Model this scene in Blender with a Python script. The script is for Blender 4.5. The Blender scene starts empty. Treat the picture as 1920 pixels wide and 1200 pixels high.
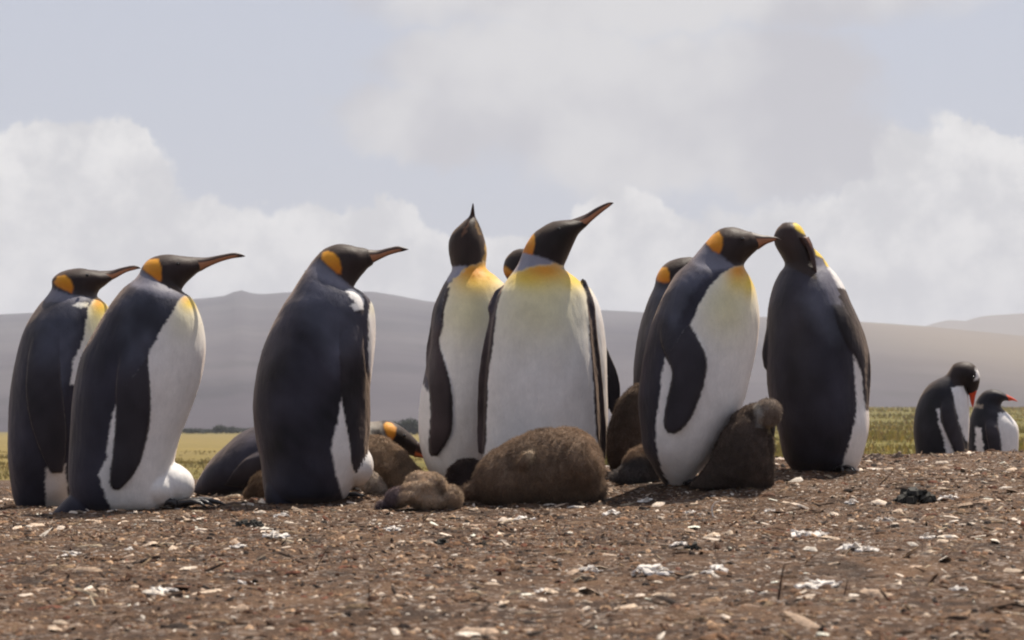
import bpy, math, random
import numpy as np
from mathutils import Vector, kdtree
from mathutils.bvhtree import BVHTree

rad = math.radians
S = bpy.context.scene
C = S.collection
random.seed(7)
rng = np.random.default_rng(7)

# ------------------------------------------------------------------ camera
F = 4360.0            # focal length in pixels of a 1920 px wide frame
EYE = 0.30            # camera height
HOR = 790.0           # row of the true horizon
cam = bpy.data.cameras.new('camera')
cam_o = bpy.data.objects.new('camera', cam)
C.objects.link(cam_o)
cam_o.location = (0, 0, EYE)
cam_o.rotation_euler = (rad(90), 0, 0)
cam.sensor_width = 36
cam.lens = 36 * F / 1920
cam.shift_y = (HOR - 600) / 1920
cam.clip_start = 0.1
cam.clip_end = 20000
cam.dof.use_dof = True
cam.dof.focus_distance = 8.1
cam.dof.aperture_fstop = 11.0
S.camera = cam_o

# ------------------------------------------------------------------ light
SUN_AZ, SUN_EL = 33.0, 61.0
sun = bpy.data.lights.new('sun', 'SUN')
sun.energy = 5.0
sun.angle = rad(0.6)
sun.color = (1.0, 0.92, 0.80)
sun_o = bpy.data.objects.new('sun', sun)
C.objects.link(sun_o)
sd = Vector((math.sin(rad(SUN_AZ)) * math.cos(rad(SUN_EL)), math.cos(rad(SUN_AZ)) * math.cos(rad(SUN_EL)), math.sin(rad(SUN_EL))))
sun_o.rotation_euler = sd.to_track_quat('Z', 'Y').to_euler()
sun_o.location = sd * 30

S.view_settings.view_transform = 'Standard'
S.view_settings.look = 'None'
S.view_settings.exposure = 0.42
S.view_settings.gamma = 1.0
S.view_settings.use_curve_mapping = False
S.render.engine = 'CYCLES'
S.cycles.volume_bounces = 0
S.cycles.max_bounces = 6
S.cycles.use_denoising = True
S.cycles.pixel_filter_type = 'BLACKMAN_HARRIS'
S.cycles.filter_width = 2.1


class NT:
    """small node-tree writer"""
    def __init__(s, tree):
        s.t = tree; s.n = tree.nodes; s.l = tree.links
        s.n.clear()

    def node(s, typ, **kw):
        n = s.n.new(typ)
        for k, v in kw.items():
            setattr(n, k, v)
        return n

    def put(s, sock, v):
        if isinstance(v, bpy.types.NodeSocket):
            s.l.new(v, sock)
        else:
            sock.default_value = v

    def m(s, op, a, b=0.0, c=None, clamp=False):
        n = s.node('ShaderNodeMath', operation=op, use_clamp=clamp)
        s.put(n.inputs[0], a); s.put(n.inputs[1], b)
        if c is not None:
            s.put(n.inputs[2], c)
        return n.outputs[0]

    def ss(s, x, lo, hi, a=0.0, b=1.0):
        n = s.node('ShaderNodeMapRange', interpolation_type='SMOOTHSTEP')
        s.put(n.inputs[0], x)
        for i, v in enumerate((lo, hi, a, b)):
            s.put(n.inputs[i + 1], v)
        return n.outputs[0]

    def mix(s, f, a, b, blend='MIX'):
        n = s.node('ShaderNodeMix', data_type='RGBA', blend_type=blend)
        s.put(n.inputs[0], f); s.put(n.inputs[6], a); s.put(n.inputs[7], b)
        return n.outputs[2]

    def noise(s, vec, scale, detail=4, rough=0.55, out=0, dist=0.0):
        n = s.node('ShaderNodeTexNoise')
        if vec is not None:
            s.l.new(vec, n.inputs['Vector'])
        n.inputs['Scale'].default_value = scale
        n.inputs['Detail'].default_value = detail
        n.inputs['Roughness'].default_value = rough
        n.inputs['Distortion'].default_value = dist
        return n.outputs[out]

    def vscale(s, vec, xyz):
        n = s.node('ShaderNodeMapping')
        s.l.new(vec, n.inputs['Vector'])
        n.inputs['Scale'].default_value = xyz
        return n.outputs[0]


def col(r, g, b):
    return (r, g, b, 1.0)


# sky: clear Nishita air with procedural cloud fields, laid out by direction
W = bpy.data.worlds.new('World')
S.world = W
W.use_nodes = True
w = NT(W.node_tree)
out = w.node('ShaderNodeOutputWorld')
bg = w.node('ShaderNodeBackground')
sky = w.node('ShaderNodeTexSky', sky_type='NISHITA')
sky.sun_disc = False
sky.sun_elevation = rad(SUN_EL)
sky.sun_rotation = rad(SUN_AZ)
sky.air_density = 1.0
sky.dust_density = 2.5
sky.ozone_density = 1.0
SKY_STRENGTH = 0.1
CLOUD = 0.735     # brightness of cloud and veil at this exposure
tc = w.node('ShaderNodeTexCoord')
sep = w.node('ShaderNodeSeparateXYZ')
w.l.new(tc.outputs['Generated'], sep.inputs[0])
dx, dy, dz = sep.outputs
yy = w.m('MAXIMUM', dy, 0.08)
u = w.m('DIVIDE', dx, yy)
v = w.m('DIVIDE', dz, yy)
front = w.ss(dy, 0.1, 0.4)
warp = w.noise(tc.outputs['Generated'], 22, 6, 0.62, out=1)
ws = w.node('ShaderNodeSeparateXYZ')
w.l.new(warp, ws.inputs[0])
warp2 = w.noise(tc.outputs['Generated'], 70, 4, 0.6, out=1)
ws2 = w.node('ShaderNodeSeparateXYZ')
w.l.new(warp2, ws2.inputs[0])
uw = w.m('ADD', w.m('MULTIPLY_ADD', w.m('SUBTRACT', ws.outputs[0], 0.5), 0.045, u), w.m('MULTIPLY', w.m('SUBTRACT', ws2.outputs[0], 0.5), 0.014))
vw = w.m('ADD', w.m('MULTIPLY_ADD', w.m('SUBTRACT', ws.outputs[1], 0.5), 0.035, v), w.m('MULTIPLY', w.m('SUBTRACT', ws2.outputs[1], 0.5), 0.012))


def cu(px): return (px - 960) / F
def cv(py): return (HOR - py) / F


def blob(cx, cy, rx, ry, a, U=None, V=None):
    a1 = w.m('DIVIDE', w.m('SUBTRACT', U or uw, cu(cx)), rx / F)
    b1 = w.m('DIVIDE', w.m('SUBTRACT', V or vw, cv(cy)), ry / F)
    r2 = w.m('ADD', w.m('MULTIPLY', a1, a1), w.m('MULTIPLY', b1, b1))
    return w.m('MULTIPLY', w.ss(r2, 1.5, 0.15), a)


def union(lst):
    acc = None
    for b in lst:
        k = blob(*b)
        acc = k if acc is None else w.m('MAXIMUM', acc, k)
    return acc


heaps = union([(130, 330, 190, 110, 1.0), (235, 330, 75, 90, 1.0), (60, 470, 260, 170, 1.0), (330, 500, 290, 125, 1.0), (640, 500, 250, 110, 1.0), (720, 430, 80, 60, .9),
               (900, 520, 420, 95, .9), (1160, 420, 110, 75, 1.0), (1230, 520, 230, 110, .9), (1500, 500, 260, 130, .85), (1780, 420, 190, 190, 1.0), (1600, 395, 60, 45, .8),
               (1830, 300, 110, 70, 1.0), (1700, 560, 300, 80, .8), (200, 560, 900, 60, .9), (1300, 570, 800, 50, .8)])
big = union([(1250, 210, 430, 170, 1.0), (820, 240, 220, 85, .95), (1000, 130, 300, 120, .95), (1480, 150, 190, 110, .9), (1500, 290, 250, 90, .9), (1250, -40, 700, 120, .9)])
rest = w.ss(w.noise(tc.outputs['Generated'], 3.2, 6, 0.6), 0.46, 0.62)
outside = w.m('MAXIMUM', w.ss(w.m('ABSOLUTE', u), 0.22, 0.36), w.ss(v, 0.18, 0.30))
outside = w.m('MAXIMUM', outside, w.m('SUBTRACT', 1.0, front))
inframe = w.m('MULTIPLY', w.m('SUBTRACT', 1.0, outside), front)
heaps = w.m('MULTIPLY', heaps, inframe)
big = w.m('MULTIPLY', big, inframe)
rest = w.m('MULTIPLY', w.m('MULTIPLY', rest, outside), 0.85)
fine = w.noise(tc.outputs['Generated'], 40, 6, 0.6)
soft = w.noise(tc.outputs['Generated'], 14, 4, 0.5)
skyc = w.mix(1.0, sky.outputs[0], col(SKY_STRENGTH, SKY_STRENGTH, SKY_STRENGTH), 'MULTIPLY')
def ccol(r, g, b):
    return (r * CLOUD, g * CLOUD, b * CLOUD, 1.0)


# thin bright veil over the clear gaps
veil = w.mix(0.86, skyc, ccol(0.555, 0.58, 0.675))
greyc = w.mix(w.ss(soft, 0.38, 0.62), ccol(0.565, 0.555, 0.59), ccol(0.76, 0.745, 0.745))
whitec = w.mix(w.ss(fine, 0.35, 0.68), ccol(0.68, 0.675, 0.69), ccol(0.95, 0.93, 0.91))
c1 = w.mix(w.m('MULTIPLY', w.ss(big, 0.1, 0.85), 0.9), veil, greyc)
c2 = w.mix(w.m('MULTIPLY', w.ss(heaps, 0.12, 0.42), 0.92), c1, whitec)
c3 = w.mix(rest, c2, ccol(0.70, 0.69, 0.70))
# away from the sun the air is bluer and darker
away = w.ss(dy, 0.35, -0.5)
c4 = w.mix(w.m('MULTIPLY', away, 0.6), c3, skyc)
w.l.new(c4, bg.inputs['Color'])
bg.inputs['Strength'].default_value = 1.0
w.l.new(bg.outputs[0], out.inputs[0])


# ------------------------------------------------------------------ helpers
def newmat(name):
    m = bpy.data.materials.new(name)
    m.use_nodes = True
    t = NT(m.node_tree)
    o = t.node('ShaderNodeOutputMaterial')
    p = t.node('ShaderNodeBsdfPrincipled')
    t.l.new(p.outputs[0], o.inputs[0])
    return m, t, p, o


def mesh_obj(name, V, Fc, mat=None, parent=None, loc=(0, 0, 0), smooth=True, cols=None):
    me = bpy.data.meshes.new(name)
    V = np.asarray(V, dtype=np.float64)
    if isinstance(Fc, np.ndarray):
        k = Fc.shape[1]
        me.vertices.add(len(V)); me.vertices.foreach_set('co', (V - np.asarray(loc)).astype(np.float32).ravel())
        me.loops.add(Fc.size); me.loops.foreach_set('vertex_index', Fc.astype(np.int32).ravel())
        me.polygons.add(len(Fc)); me.polygons.foreach_set('loop_start', np.arange(0, Fc.size, k, dtype=np.int32))
        me.update(calc_edges=True)
    else:
        me.from_pydata((V - np.asarray(loc)).tolist(), [], Fc)
    if cols is not None:
        set_cols(me, cols)
    if smooth:
        me.polygons.foreach_set('use_smooth', np.ones(len(me.polygons), dtype=bool))
    if mat:
        me.materials.append(mat)
    o = bpy.data.objects.new(name, me)
    C.objects.link(o)
    if parent is not None:
        o.parent = parent
        o.location = Vector(loc) - parent.location
    else:
        o.location = loc
    return o


def set_cols(me, cols):
    a = me.color_attributes.new('Col', 'FLOAT_COLOR', 'POINT')
    c4_ = np.ones((len(cols), 4), dtype=np.float32); c4_[:, :3] = cols
    a.data.foreach_set('color', c4_.ravel())


def tag(o, label=None, cat=None, group=None, kind=None):
    if label: o['label'] = label
    if cat: o['category'] = cat
    if group: o['group'] = group
    if kind: o['kind'] = kind
    return o


def fnoise(P, scale, seed=0, octs=3):
    """cheap smooth vector noise from rotated sines"""
    r = np.random.default_rng(seed)
    out_ = np.zeros(len(P)); amp = 1.0; tot = 0
    for o_ in range(octs):
        for _ in range(4):
            k = r.normal(size=3); k /= np.linalg.norm(k)
            out_ += amp * np.sin((P @ k) * scale * (2 ** o_) * (0.7 + 0.6 * r.random()) + r.random() * 6.28 + 1.3 * np.sin((P @ np.roll(k, 1)) * scale * 0.7 * (2 ** o_)))
            tot += amp
        amp *= 0.55
    return out_ / tot * 2


def ray(px, py, D, ed):
    """point where the sight line of a pixel meets the upright plane at distance D along ed"""
    px = np.asarray(px, float); py = np.asarray(py, float)
    r = np.stack([(px - 960) / F, np.ones_like(px), -(py - HOR) / F], -1)
    k = D / (r @ ed)
    P = r * k[..., None]
    P[..., 2] += EYE
    return P


def project(P):
    return 960 + F * P[:, 0] / P[:, 1], HOR - F * (P[:, 2] - EYE) / P[:, 1]


def catmull(A, sub):
    A = np.asarray(A, float)
    n = len(A)
    Pd = np.vstack([2 * A[0] - A[1], A, 2 * A[-1] - A[-2]])
    out_ = []
    for i in range(n - 1):
        p0, p1, p2, p3 = Pd[i:i + 4]
        for s_ in range(sub):
            t = s_ / sub
            out_.append(0.5 * ((2 * p1) + (-p0 + p2) * t + (2 * p0 - 5 * p1 + 4 * p2 - p3) * t * t + (-p0 + 3 * p1 - 3 * p2 + p3) * t ** 3))
    out_.append(A[-1])
    return np.array(out_)


def sstep(x, a, b):
    t = np.clip((x - a) / (b - a), 0, 1)
    return t * t * (3 - 2 * t)


class Frame:
    def __init__(s, px, Y):
        x = (px - 960) / F * Y
        s.D = math.hypot(x, Y); s.ed = np.array([x, Y, 0]) / s.D
        s.k = Y / F        # metres in a pixel


def tube_faces(nr, nphi, base=0):
    i = np.arange(nr - 1)[:, None] * nphi + np.arange(nphi)[None, :]
    j = np.arange(nr - 1)[:, None] * nphi + (np.arange(nphi)[None, :] + 1) % nphi
    q = np.stack([i, j, j + nphi, i + nphi], -1).reshape(-1, 4) + base
    return q


def loft(fr, rings, nphi=72, sub=10, power=2.0, dscale=1.0):
    """rings: (Lx, Ly, Rx, Ry, depth[, yoff]) seen from the camera, a solid of elliptic sections"""
    A = np.array([list(r) + [0] * (6 - len(r)) for r in rings], float)
    R = catmull(A, sub)
    ph = np.linspace(0, 2 * np.pi, nphi, endpoint=False)
    c, s_ = np.cos(ph), np.sin(ph)
    if power != 2.0:
        e = 2.0 / power
        c = np.sign(c) * np.abs(c) ** e; s_ = np.sign(s_) * np.abs(s_) ** e
    mid = (R[:, 0:2] + R[:, 2:4]) / 2; hv = (R[:, 2:4] - R[:, 0:2]) / 2
    qx = mid[:, 0:1] + hv[:, 0:1] * c; qy = mid[:, 1:2] + hv[:, 1:2] * c
    dd = R[:, 5:6] + np.maximum(R[:, 4:5], 0.3) * dscale * s_
    P = ray(qx.ravel(), qy.ravel(), fr.D, fr.ed) + dd.ravel()[:, None] * fr.k * fr.ed
    side = np.broadcast_to(s_, qx.shape).ravel()
    n = len(R)
    faces = [tuple(f) for f in tube_faces(n, nphi)]
    P = np.vstack([P, P[:nphi].mean(0), P[(n - 1) * nphi:n * nphi].mean(0)])
    b, t = n * nphi, n * nphi + 1
    for k in range(nphi):
        k2 = (k + 1) % nphi
        faces.append((b, k2, k)); faces.append((t, (n - 1) * nphi + k, (n - 1) * nphi + k2))
    return P, faces, np.append(side, [0, 0])


def ellipsoid(fr, cx, cy, rx, ry, rd, yoff=0, rot=0, nu=40, nv=24):
    th = np.linspace(0, np.pi, nv); ph = np.linspace(0, 2 * np.pi, nu, endpoint=False)
    a = (np.sin(th)[:, None] * np.cos(ph)).ravel(); b = (np.cos(th)[:, None] * np.ones(nu)).ravel(); c = (np.sin(th)[:, None] * np.sin(ph)).ravel()
    X = a * rx; Y_ = -b * ry
    cr, sr = math.cos(rad(rot)), math.sin(rad(rot))
    qx = cx + X * cr - Y_ * sr; qy = cy + X * sr + Y_ * cr
    P = ray(qx, qy, fr.D, fr.ed) + ((yoff + c * rd) * fr.k)[:, None] * fr.ed
    return P, [tuple(f) for f in tube_faces(nv, nu)], c


def remesh(parts, voxel, smooth_it=3):
    V = []; Fs = []; b = 0
    for P, fc, _ in parts:
        V.append(P); Fs += [tuple(i + b for i in f) for f in fc]; b += len(P)
    me = bpy.data.meshes.new('tmp'); me.from_pydata(np.vstack(V).tolist(), [], Fs)
    o = bpy.data.objects.new('tmp', me); C.objects.link(o)
    md = o.modifiers.new('r', 'REMESH'); md.mode = 'VOXEL'; md.voxel_size = voxel; md.use_smooth_shade = True
    if smooth_it:
        sm = o.modifiers.new('s', 'SMOOTH'); sm.factor = 0.5; sm.iterations = smooth_it
    dg = bpy.context.evaluated_depsgraph_get()
    ev = o.evaluated_get(dg)
    me2 = bpy.data.meshes.new_from_object(ev, depsgraph=dg)
    bpy.data.objects.remove(o); bpy.data.meshes.remove(me)
    n = len(me2.vertices); co = np.empty(n * 3, np.float32); me2.vertices.foreach_get('co', co)
    return me2, co.reshape(-1, 3).astype(float)


def sdist(px, py, poly):
    """signed pixel distance to a polygon, positive inside"""
    poly = np.asarray(poly, float); n = len(poly)
    dmin = np.full(len(px), 1e9); ins = np.zeros(len(px), bool)
    for i in range(n):
        ax, ay = poly[i]; bx, by = poly[(i + 1) % n]
        ex, ey = bx - ax, by - ay
        t = np.clip(((px - ax) * ex + (py - ay) * ey) / (ex * ex + ey * ey + 1e-9), 0, 1)
        dmin = np.minimum(dmin, np.hypot(px - ax - t * ex, py - ay - t * ey))
        cond = ((ay > py) != (by > py))
        xs = ax + (py - ay) * ex / (ey if abs(ey) > 1e-9 else 1e-9)
        ins ^= cond & (px < xs)
    return np.where(ins, dmin, -dmin)


# ------------------------------------------------------------------ materials
def feather_mat(name, rough=0.5, sheen=0.35, bump=0.35, transl=0.0, spec=0.35, grain=1.0):
    m, t, p, o = newmat(name)
    a = t.node('ShaderNodeVertexColor', layer_name='Col')
    oc = t.node('ShaderNodeTexCoord').outputs['Object']
    st = t.vscale(oc, (1.0, 1.0, 0.28))
    n1 = t.noise(st, 260, 3, 0.6)
    n2 = t.noise(oc, 16, 4, 0.6)
    n3 = t.noise(st, 75, 3, 0.6)
    f = t.m('MULTIPLY', t.ss(n1, 0.3, 0.7, 1 - 0.08 * grain, 1 + 0.06 * grain), t.ss(n2, 0.25, 0.75, 0.93, 1.06))
    f = t.m('MULTIPLY', f, t.ss(n3, 0.3, 0.7, 1 - 0.05 * grain, 1 + 0.04 * grain))
    vm = t.node('ShaderNodeVectorMath', operation='SCALE')
    t.l.new(a.outputs[0], vm.inputs[0]); t.l.new(f, vm.inputs['Scale'])
    t.l.new(vm.outputs[0], p.inputs['Base Color'])
    p.inputs['Roughness'].default_value = rough
    p.inputs['Specular IOR Level'].default_value = spec
    p.inputs['Sheen Weight'].default_value = sheen
    p.inputs['Sheen Roughness'].default_value = 0.4
    p.inputs['Sheen Tint'].default_value = col(1.0, 0.72, 0.52)
    b = t.node('ShaderNodeBump')
    b.inputs['Strength'].default_value = bump
    b.inputs['Distance'].default_value = 0.004
    t.l.new(t.m('ADD', n1, t.m('MULTIPLY', n3, 1.4)), b.inputs['Height'])
    t.l.new(b.outputs[0], p.inputs['Normal'])
    if transl > 0:
        tr = t.node('ShaderNodeBsdfTranslucent'); t.l.new(vm.outputs[0], tr.inputs[0])
        mx = t.node('ShaderNodeMixShader'); mx.inputs[0].default_value = transl
        t.l.new(p.outputs[0], mx.inputs[1]); t.l.new(tr.outputs[0], mx.inputs[2]); t.l.new(mx.outputs[0], o.inputs[0])
    return m


M_FEATHER = feather_mat('penguin_feathers', sheen=0.22, spec=0.16, rough=0.55, bump=0.26, grain=0.5)
M_DOWN = feather_mat('chick_down', rough=0.9, sheen=0.3, bump=0.6, spec=0.1, grain=2.0)
M_FUR = feather_mat('down_strands', rough=0.8, sheen=0.0, bump=0.0, transl=0.45, spec=0.1)
M_BARB = feather_mat('feather_tips', rough=0.6, sheen=0.0, bump=0.0, transl=0.35, spec=0.2)
M_BEAK = feather_mat('beak_horn', rough=0.5, sheen=0.0, bump=0.08, spec=0.25)


def plain_mat(name, c, rough=0.5, spec=0.4, var=0.3, scale=40):
    m, t, p, o = newmat(name)
    oc = t.node('ShaderNodeTexCoord').outputs['Object']
    n = t.noise(oc, scale, 5, 0.6)
    hi = col(*[min(1, x * (1 + var)) for x in c]); lo = col(*[x * (1 - var) for x in c])
    t.l.new(t.mix(t.ss(n, 0.3, 0.7), lo, hi), p.inputs['Base Color'])
    p.inputs['Roughness'].default_value = rough
    p.inputs['Specular IOR Level'].default_value = spec
    b = t.node('ShaderNodeBump'); b.inputs['Strength'].default_value = 0.4; b.inputs['Distance'].default_value = 0.003
    t.l.new(t.noise(oc, scale * 4, 4, 0.6), b.inputs['Height']); t.l.new(b.outputs[0], p.inputs['Normal'])
    return m


M_EYE = plain_mat('eye_dark', (0.012, 0.008, 0.006), rough=0.12, spec=0.6)
M_FOOT = plain_mat('foot_skin', (0.022, 0.018, 0.018), rough=0.35, spec=0.5, scale=90)

# ------------------------------------------------------------------ ground
# (px, py, Y) of points where the photographed ground carries something
ANCH = [(60, 955, 8.5), (150, 962, 7.8), (330, 948, 7.8), (570, 938, 8.0), (785, 957, 7.6), (1010, 940, 7.85), (1130, 932, 7.9), (850, 905, 8.6),
        (1000, 925, 8.4), (1270, 909, 7.95), (1400, 907, 7.85), (1180, 885, 8.5), (1540, 880, 8.45), (430, 926, 9.0), (560, 926, 9.0),
        (700, 918, 9.0), (100, 935, 9.6), (420, 920, 9.6), (720, 905, 9.7), (950, 893, 9.8), (1180, 880, 9.8), (1400, 866, 9.9), (1660, 857, 9.9), (1850, 855, 9.9),
        (1720, 885, 8.8), (1850, 890, 8.6), (1700, 940, 7.2), (1400, 960, 7.2), (1000, 985, 6.8)]
AX = [((p - 960) / F * Y, Y, -(q - HOR) / F * Y + EYE) for p, q, Y in ANCH]
for x in (-3.5, -1.5, 0, 1.5, 3.5):
    AX.append((x, 1.5, 0.0)); AX.append((x, 4.0, 0.012 * x))
    AX.append((x, 6.0, 0.02 * x + 0.02))
for Y, zl, zr in ((7.8, -0.01, 0.17), (9.8, 0.0, 0.19)):
    AX.append((-3.6, Y, zl)); AX.append((3.6, Y, zr))
AX = np.array(AX)
_n = len(AX)
_K = np.hypot(AX[:, None, 0] - AX[None, :, 0], AX[:, None, 1] - AX[None, :, 1])
_A = np.zeros((_n + 3, _n + 3)); _A[:_n, :_n] = _K - 0.25 * np.eye(_n) * 0.2; _A[:_n, _n] = 1; _A[:_n, _n + 1:] = AX[:, :2]; _A[_n, :_n] = 1; _A[_n + 1:, :_n] = AX[:, :2].T
_w = np.linalg.solve(_A, np.append(AX[:, 2], [0, 0, 0]))


def near_z(x, y):
    xc = np.clip(x, -4, 4); yc = np.clip(y, 1.5, 10.2)
    z = np.full(xc.shape, _w[_n]) + _w[_n + 1] * xc + _w[_n + 2] * yc
    for i in range(_n):
        z = z + _w[i] * np.hypot(xc - AX[i, 0], yc - AX[i, 1])
    return z


def ground_z(x, y, detail=True):
    x = np.asarray(x, float); y = np.asarray(y, float)
    zn = near_z(x, y)
    if detail:
        P = np.stack([x, y, np.zeros_like(x)], -1).reshape(-1, 3)
        zn = zn + 0.009 * fnoise(P, 9, 1, 3).reshape(x.shape) + 0.0035 * fnoise(P, 45, 2, 2).reshape(x.shape)
    yf = np.maximum(y, 1.0); px = 960 + F * x / yf
    tr = sstep(px, 1150, 1640)
    ly = np.log(np.maximum(y, 10.0))
    k = np.log([10, 13, 16, 25, 60, 150, 330, 420, 4000])
    zl = np.interp(ly, k, np.array([-.30, -.34, -.42, -.75, -1.05, -1.3, -1.6, -1.8, -4]))
    zr = np.interp(ly, k, np.array([-.22, -.31, -.42, -.75, -.95, -.45, 1.9, 2.6, 2.6]))
    zf = zl + (zr - zl) * tr + EYE
    P = np.stack([x, y, np.zeros_like(x)], -1).reshape(-1, 3)
    zf = zf + np.where(y > 18, 0.05 * fnoise(P, .5, 3, 2).reshape(x.shape), 0)
    t = sstep(y, 10.0, 14.5)
    return zn * (1 - t) + zf * t


fa = np.concatenate([np.radians(np.arange(-16, 16.01, 0.13))])
ca = np.radians(np.arange(16 + 3, 360 - 16 - 2, 3.0))
ang = np.concatenate([fa, ca])
rr = np.concatenate([np.exp(np.arange(math.log(0.5), math.log(11.0), 0.0095)), np.exp(np.arange(math.log(11.1), math.log(4000), 0.05))])
GX = rr[:, None] * np.sin(ang); GY = rr[:, None] * np.cos(ang)
GZ = ground_z(GX, GY)
na = len(ang)
gf = tube_faces(len(rr), na)
gm, t, p, o = newmat('ground_soil_and_grass')
geo = t.node('ShaderNodeNewGeometry').outputs['Position']
sp = t.node('ShaderNodeSeparateXYZ'); t.l.new(geo, sp.inputs[0])
n_b = t.noise(geo, 1.6, 5, 0.6); n_m = t.noise(geo, 18, 6, 0.7); n_f = t.noise(geo, 110, 4, 0.7)
vor = t.node('ShaderNodeTexVoronoi'); vor.inputs['Scale'].default_value = 120; t.l.new(geo, vor.inputs['Vector'])
vor2 = t.node('ShaderNodeTexVoronoi'); vor2.inputs['Scale'].default_value = 55; t.l.new(geo, vor2.inputs['Vector'])
soil = t.mix(t.ss(n_m, 0.35, 0.65), col(0.032, 0.016, 0.009), col(0.125, 0.068, 0.037))
soil = t.mix(t.m('MULTIPLY', t.ss(n_f, 0.5, 0.75), 0.6), soil, col(0.30, 0.19, 0.12))
soil = t.mix(t.m('MULTIPLY', t.ss(n_f, 0.45, 0.28), 0.7), soil, col(0.020, 0.013, 0.010))
sv = t.node('ShaderNodeSeparateColor'); t.l.new(vor.outputs['Color'], sv.inputs[0])
soil = t.mix(t.m('MULTIPLY', t.ss(sv.outputs[0], 0.90, 0.95), 0.75), soil, col(0.42, 0.36, 0.31))
sv2 = t.node('ShaderNodeSeparateColor'); t.l.new(vor2.outputs['Color'], sv2.inputs[0])
soil = t.mix(t.m('MULTIPLY', t.ss(sv2.outputs[1], 0.93, 0.97), 0.6), soil, col(0.30, 0.23, 0.18))
soil = t.mix(t.m('MULTIPLY', t.ss(t.noise(geo, 3.2, 5, 0.65), 0.50, 0.68), 0.55), soil, col(0.20, 0.115, 0.064))
soil = t.mix(t.m('MULTIPLY', t.ss(t.noise(t.vscale(geo, (1.3, 0.8, 1)), 4.0, 4, 0.6), 0.45, 0.33), 0.6), soil, col(0.022, 0.013, 0.009))
gl = t.noise(t.vscale(geo, (0.04, 0.22, 0.1)), 1.0, 5, 0.62)
gs = t.noise(geo, 1.4, 5, 0.65)
gl2 = t.noise(t.vscale(geo, (0.012, 0.010, 0.1)), 1.0, 3, 0.6)
grass = t.mix(t.ss(gl, 0.38, 0.62), col(0.100, 0.088, 0.012), col(0.190, 0.152, 0.026))
grass = t.mix(t.m('MULTIPLY', t.ss(gs, 0.50, 0.62), 0.7), grass, col(0.085, 0.062, 0.020))
grass = t.mix(t.m('MULTIPLY', t.ss(sp.outputs[0], 2, -12), 0.55), grass, col(0.25, 0.175, 0.062))
far = t.ss(sp.outputs[1], 180, 330)
grass = t.mix(t.m('MULTIPLY', far, 0.5), grass, col(0.12, 0.10, 0.03))
edge = t.m('ADD', sp.outputs[1], t.m('MULTIPLY', n_b, 6))
gcol = t.mix(t.ss(edge, 17, 24), soil, grass)
t.l.new(gcol, p.inputs['Base Color'])
p.inputs['Roughness'].default_value = 0.9
p.inputs['Specular IOR Level'].default_value = 0.2
b = t.node('ShaderNodeBump'); b.inputs['Strength'].default_value = 1.0; b.inputs['Distance'].default_value = 0.012
h = t.m('ADD', t.m('MULTIPLY', n_f, 0.8), n_m)
h = t.m('SUBTRACT', h, t.m('MULTIPLY', vor.outputs['Distance'], 0.5))
t.l.new(h, b.inputs['Height']); t.l.new(b.outputs[0], p.inputs['Normal'])
tag(mesh_obj('ground', np.stack([GX, GY, GZ], -1).reshape(-1, 3), gf, gm), 'brown littered soil in front running out into yellow green grassland', kind='structure')


def gz(px, Y, detail=True):
    x = (px - 960) / F * Y
    return x, Y, float(ground_z(np.array([x]), np.array([Y]), detail)[0])


# ------------------------------------------------------------------ hills
def hill_mat(name, c1_, c2_, c3_):
    m, t, p, o = newmat(name)
    geo = t.node('ShaderNodeNewGeometry').outputs['Position']
    a = t.noise(t.vscale(geo, (0.004, 0.0022, 0.02)), 1.0, 7, 0.62)
    b_ = t.noise(t.vscale(geo, (0.012, 0.006, 0.06)), 1.0, 6, 0.65)
    sp = t.node('ShaderNodeSeparateXYZ'); t.l.new(geo, sp.inputs[0])
    c = t.mix(t.ss(a, 0.35, 0.65), col(*c1_), col(*c2_))
    c = t.mix(t.m('MULTIPLY', t.ss(b_, 0.48, 0.72), 0.45), c, col(*c3_))
    c = t.mix(t.ss(sp.outputs[0], 60, 260), c, col(0.20, 0.165, 0.135))
    t.l.new(c, p.inputs['Base Color'])
    p.inputs['Roughness'].default_value = 1.0
    p.inputs['Specular IOR Level'].default_value = 0.0
    return m


def hill(name, label, ridge, Y0, Y1, z0, mat, seed, amp):
    uu = np.linspace(-0.75, 0.75, 420); s_ = np.concatenate([np.linspace(0, 1, 60), np.linspace(1.05, 1.8, 10)])
    pr = 960 + F * uu
    rx = [a for a, _ in ridge]; ry = [b for _, b in ridge]
    rp = np.interp(pr, rx, ry)
    P = []
    for s1 in s_:
        Y = Y0 + (Y1 - Y0) * s1
        zr = (HOR - rp) / F * Y1
        X = uu * Y
        if s1 <= 1:
            z = z0 + (zr - z0) * (s1 ** 1.15)
            damp = math.sin(math.pi * min(1, s1))
        else:
            z = zr * (1 - 0.5 * (s1 - 1)); damp = 1
        pts = np.stack([X, np.full_like(X, Y), np.zeros_like(X)], -1)
        z = z + amp * fnoise(pts, 0.008, seed, 4) * damp
        pts[:, 2] = z + EYE
        P.append(pts)
    P = np.vstack(P)
    n = len(uu); i = np.arange(len(s_) - 1)[:, None] * n + np.arange(n - 1)
    q = np.stack([i, i + 1, i + n + 1, i + n], -1).reshape(-1, 4)
    return tag(mesh_obj(name, P, q, mat), label, kind='structure')


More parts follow.
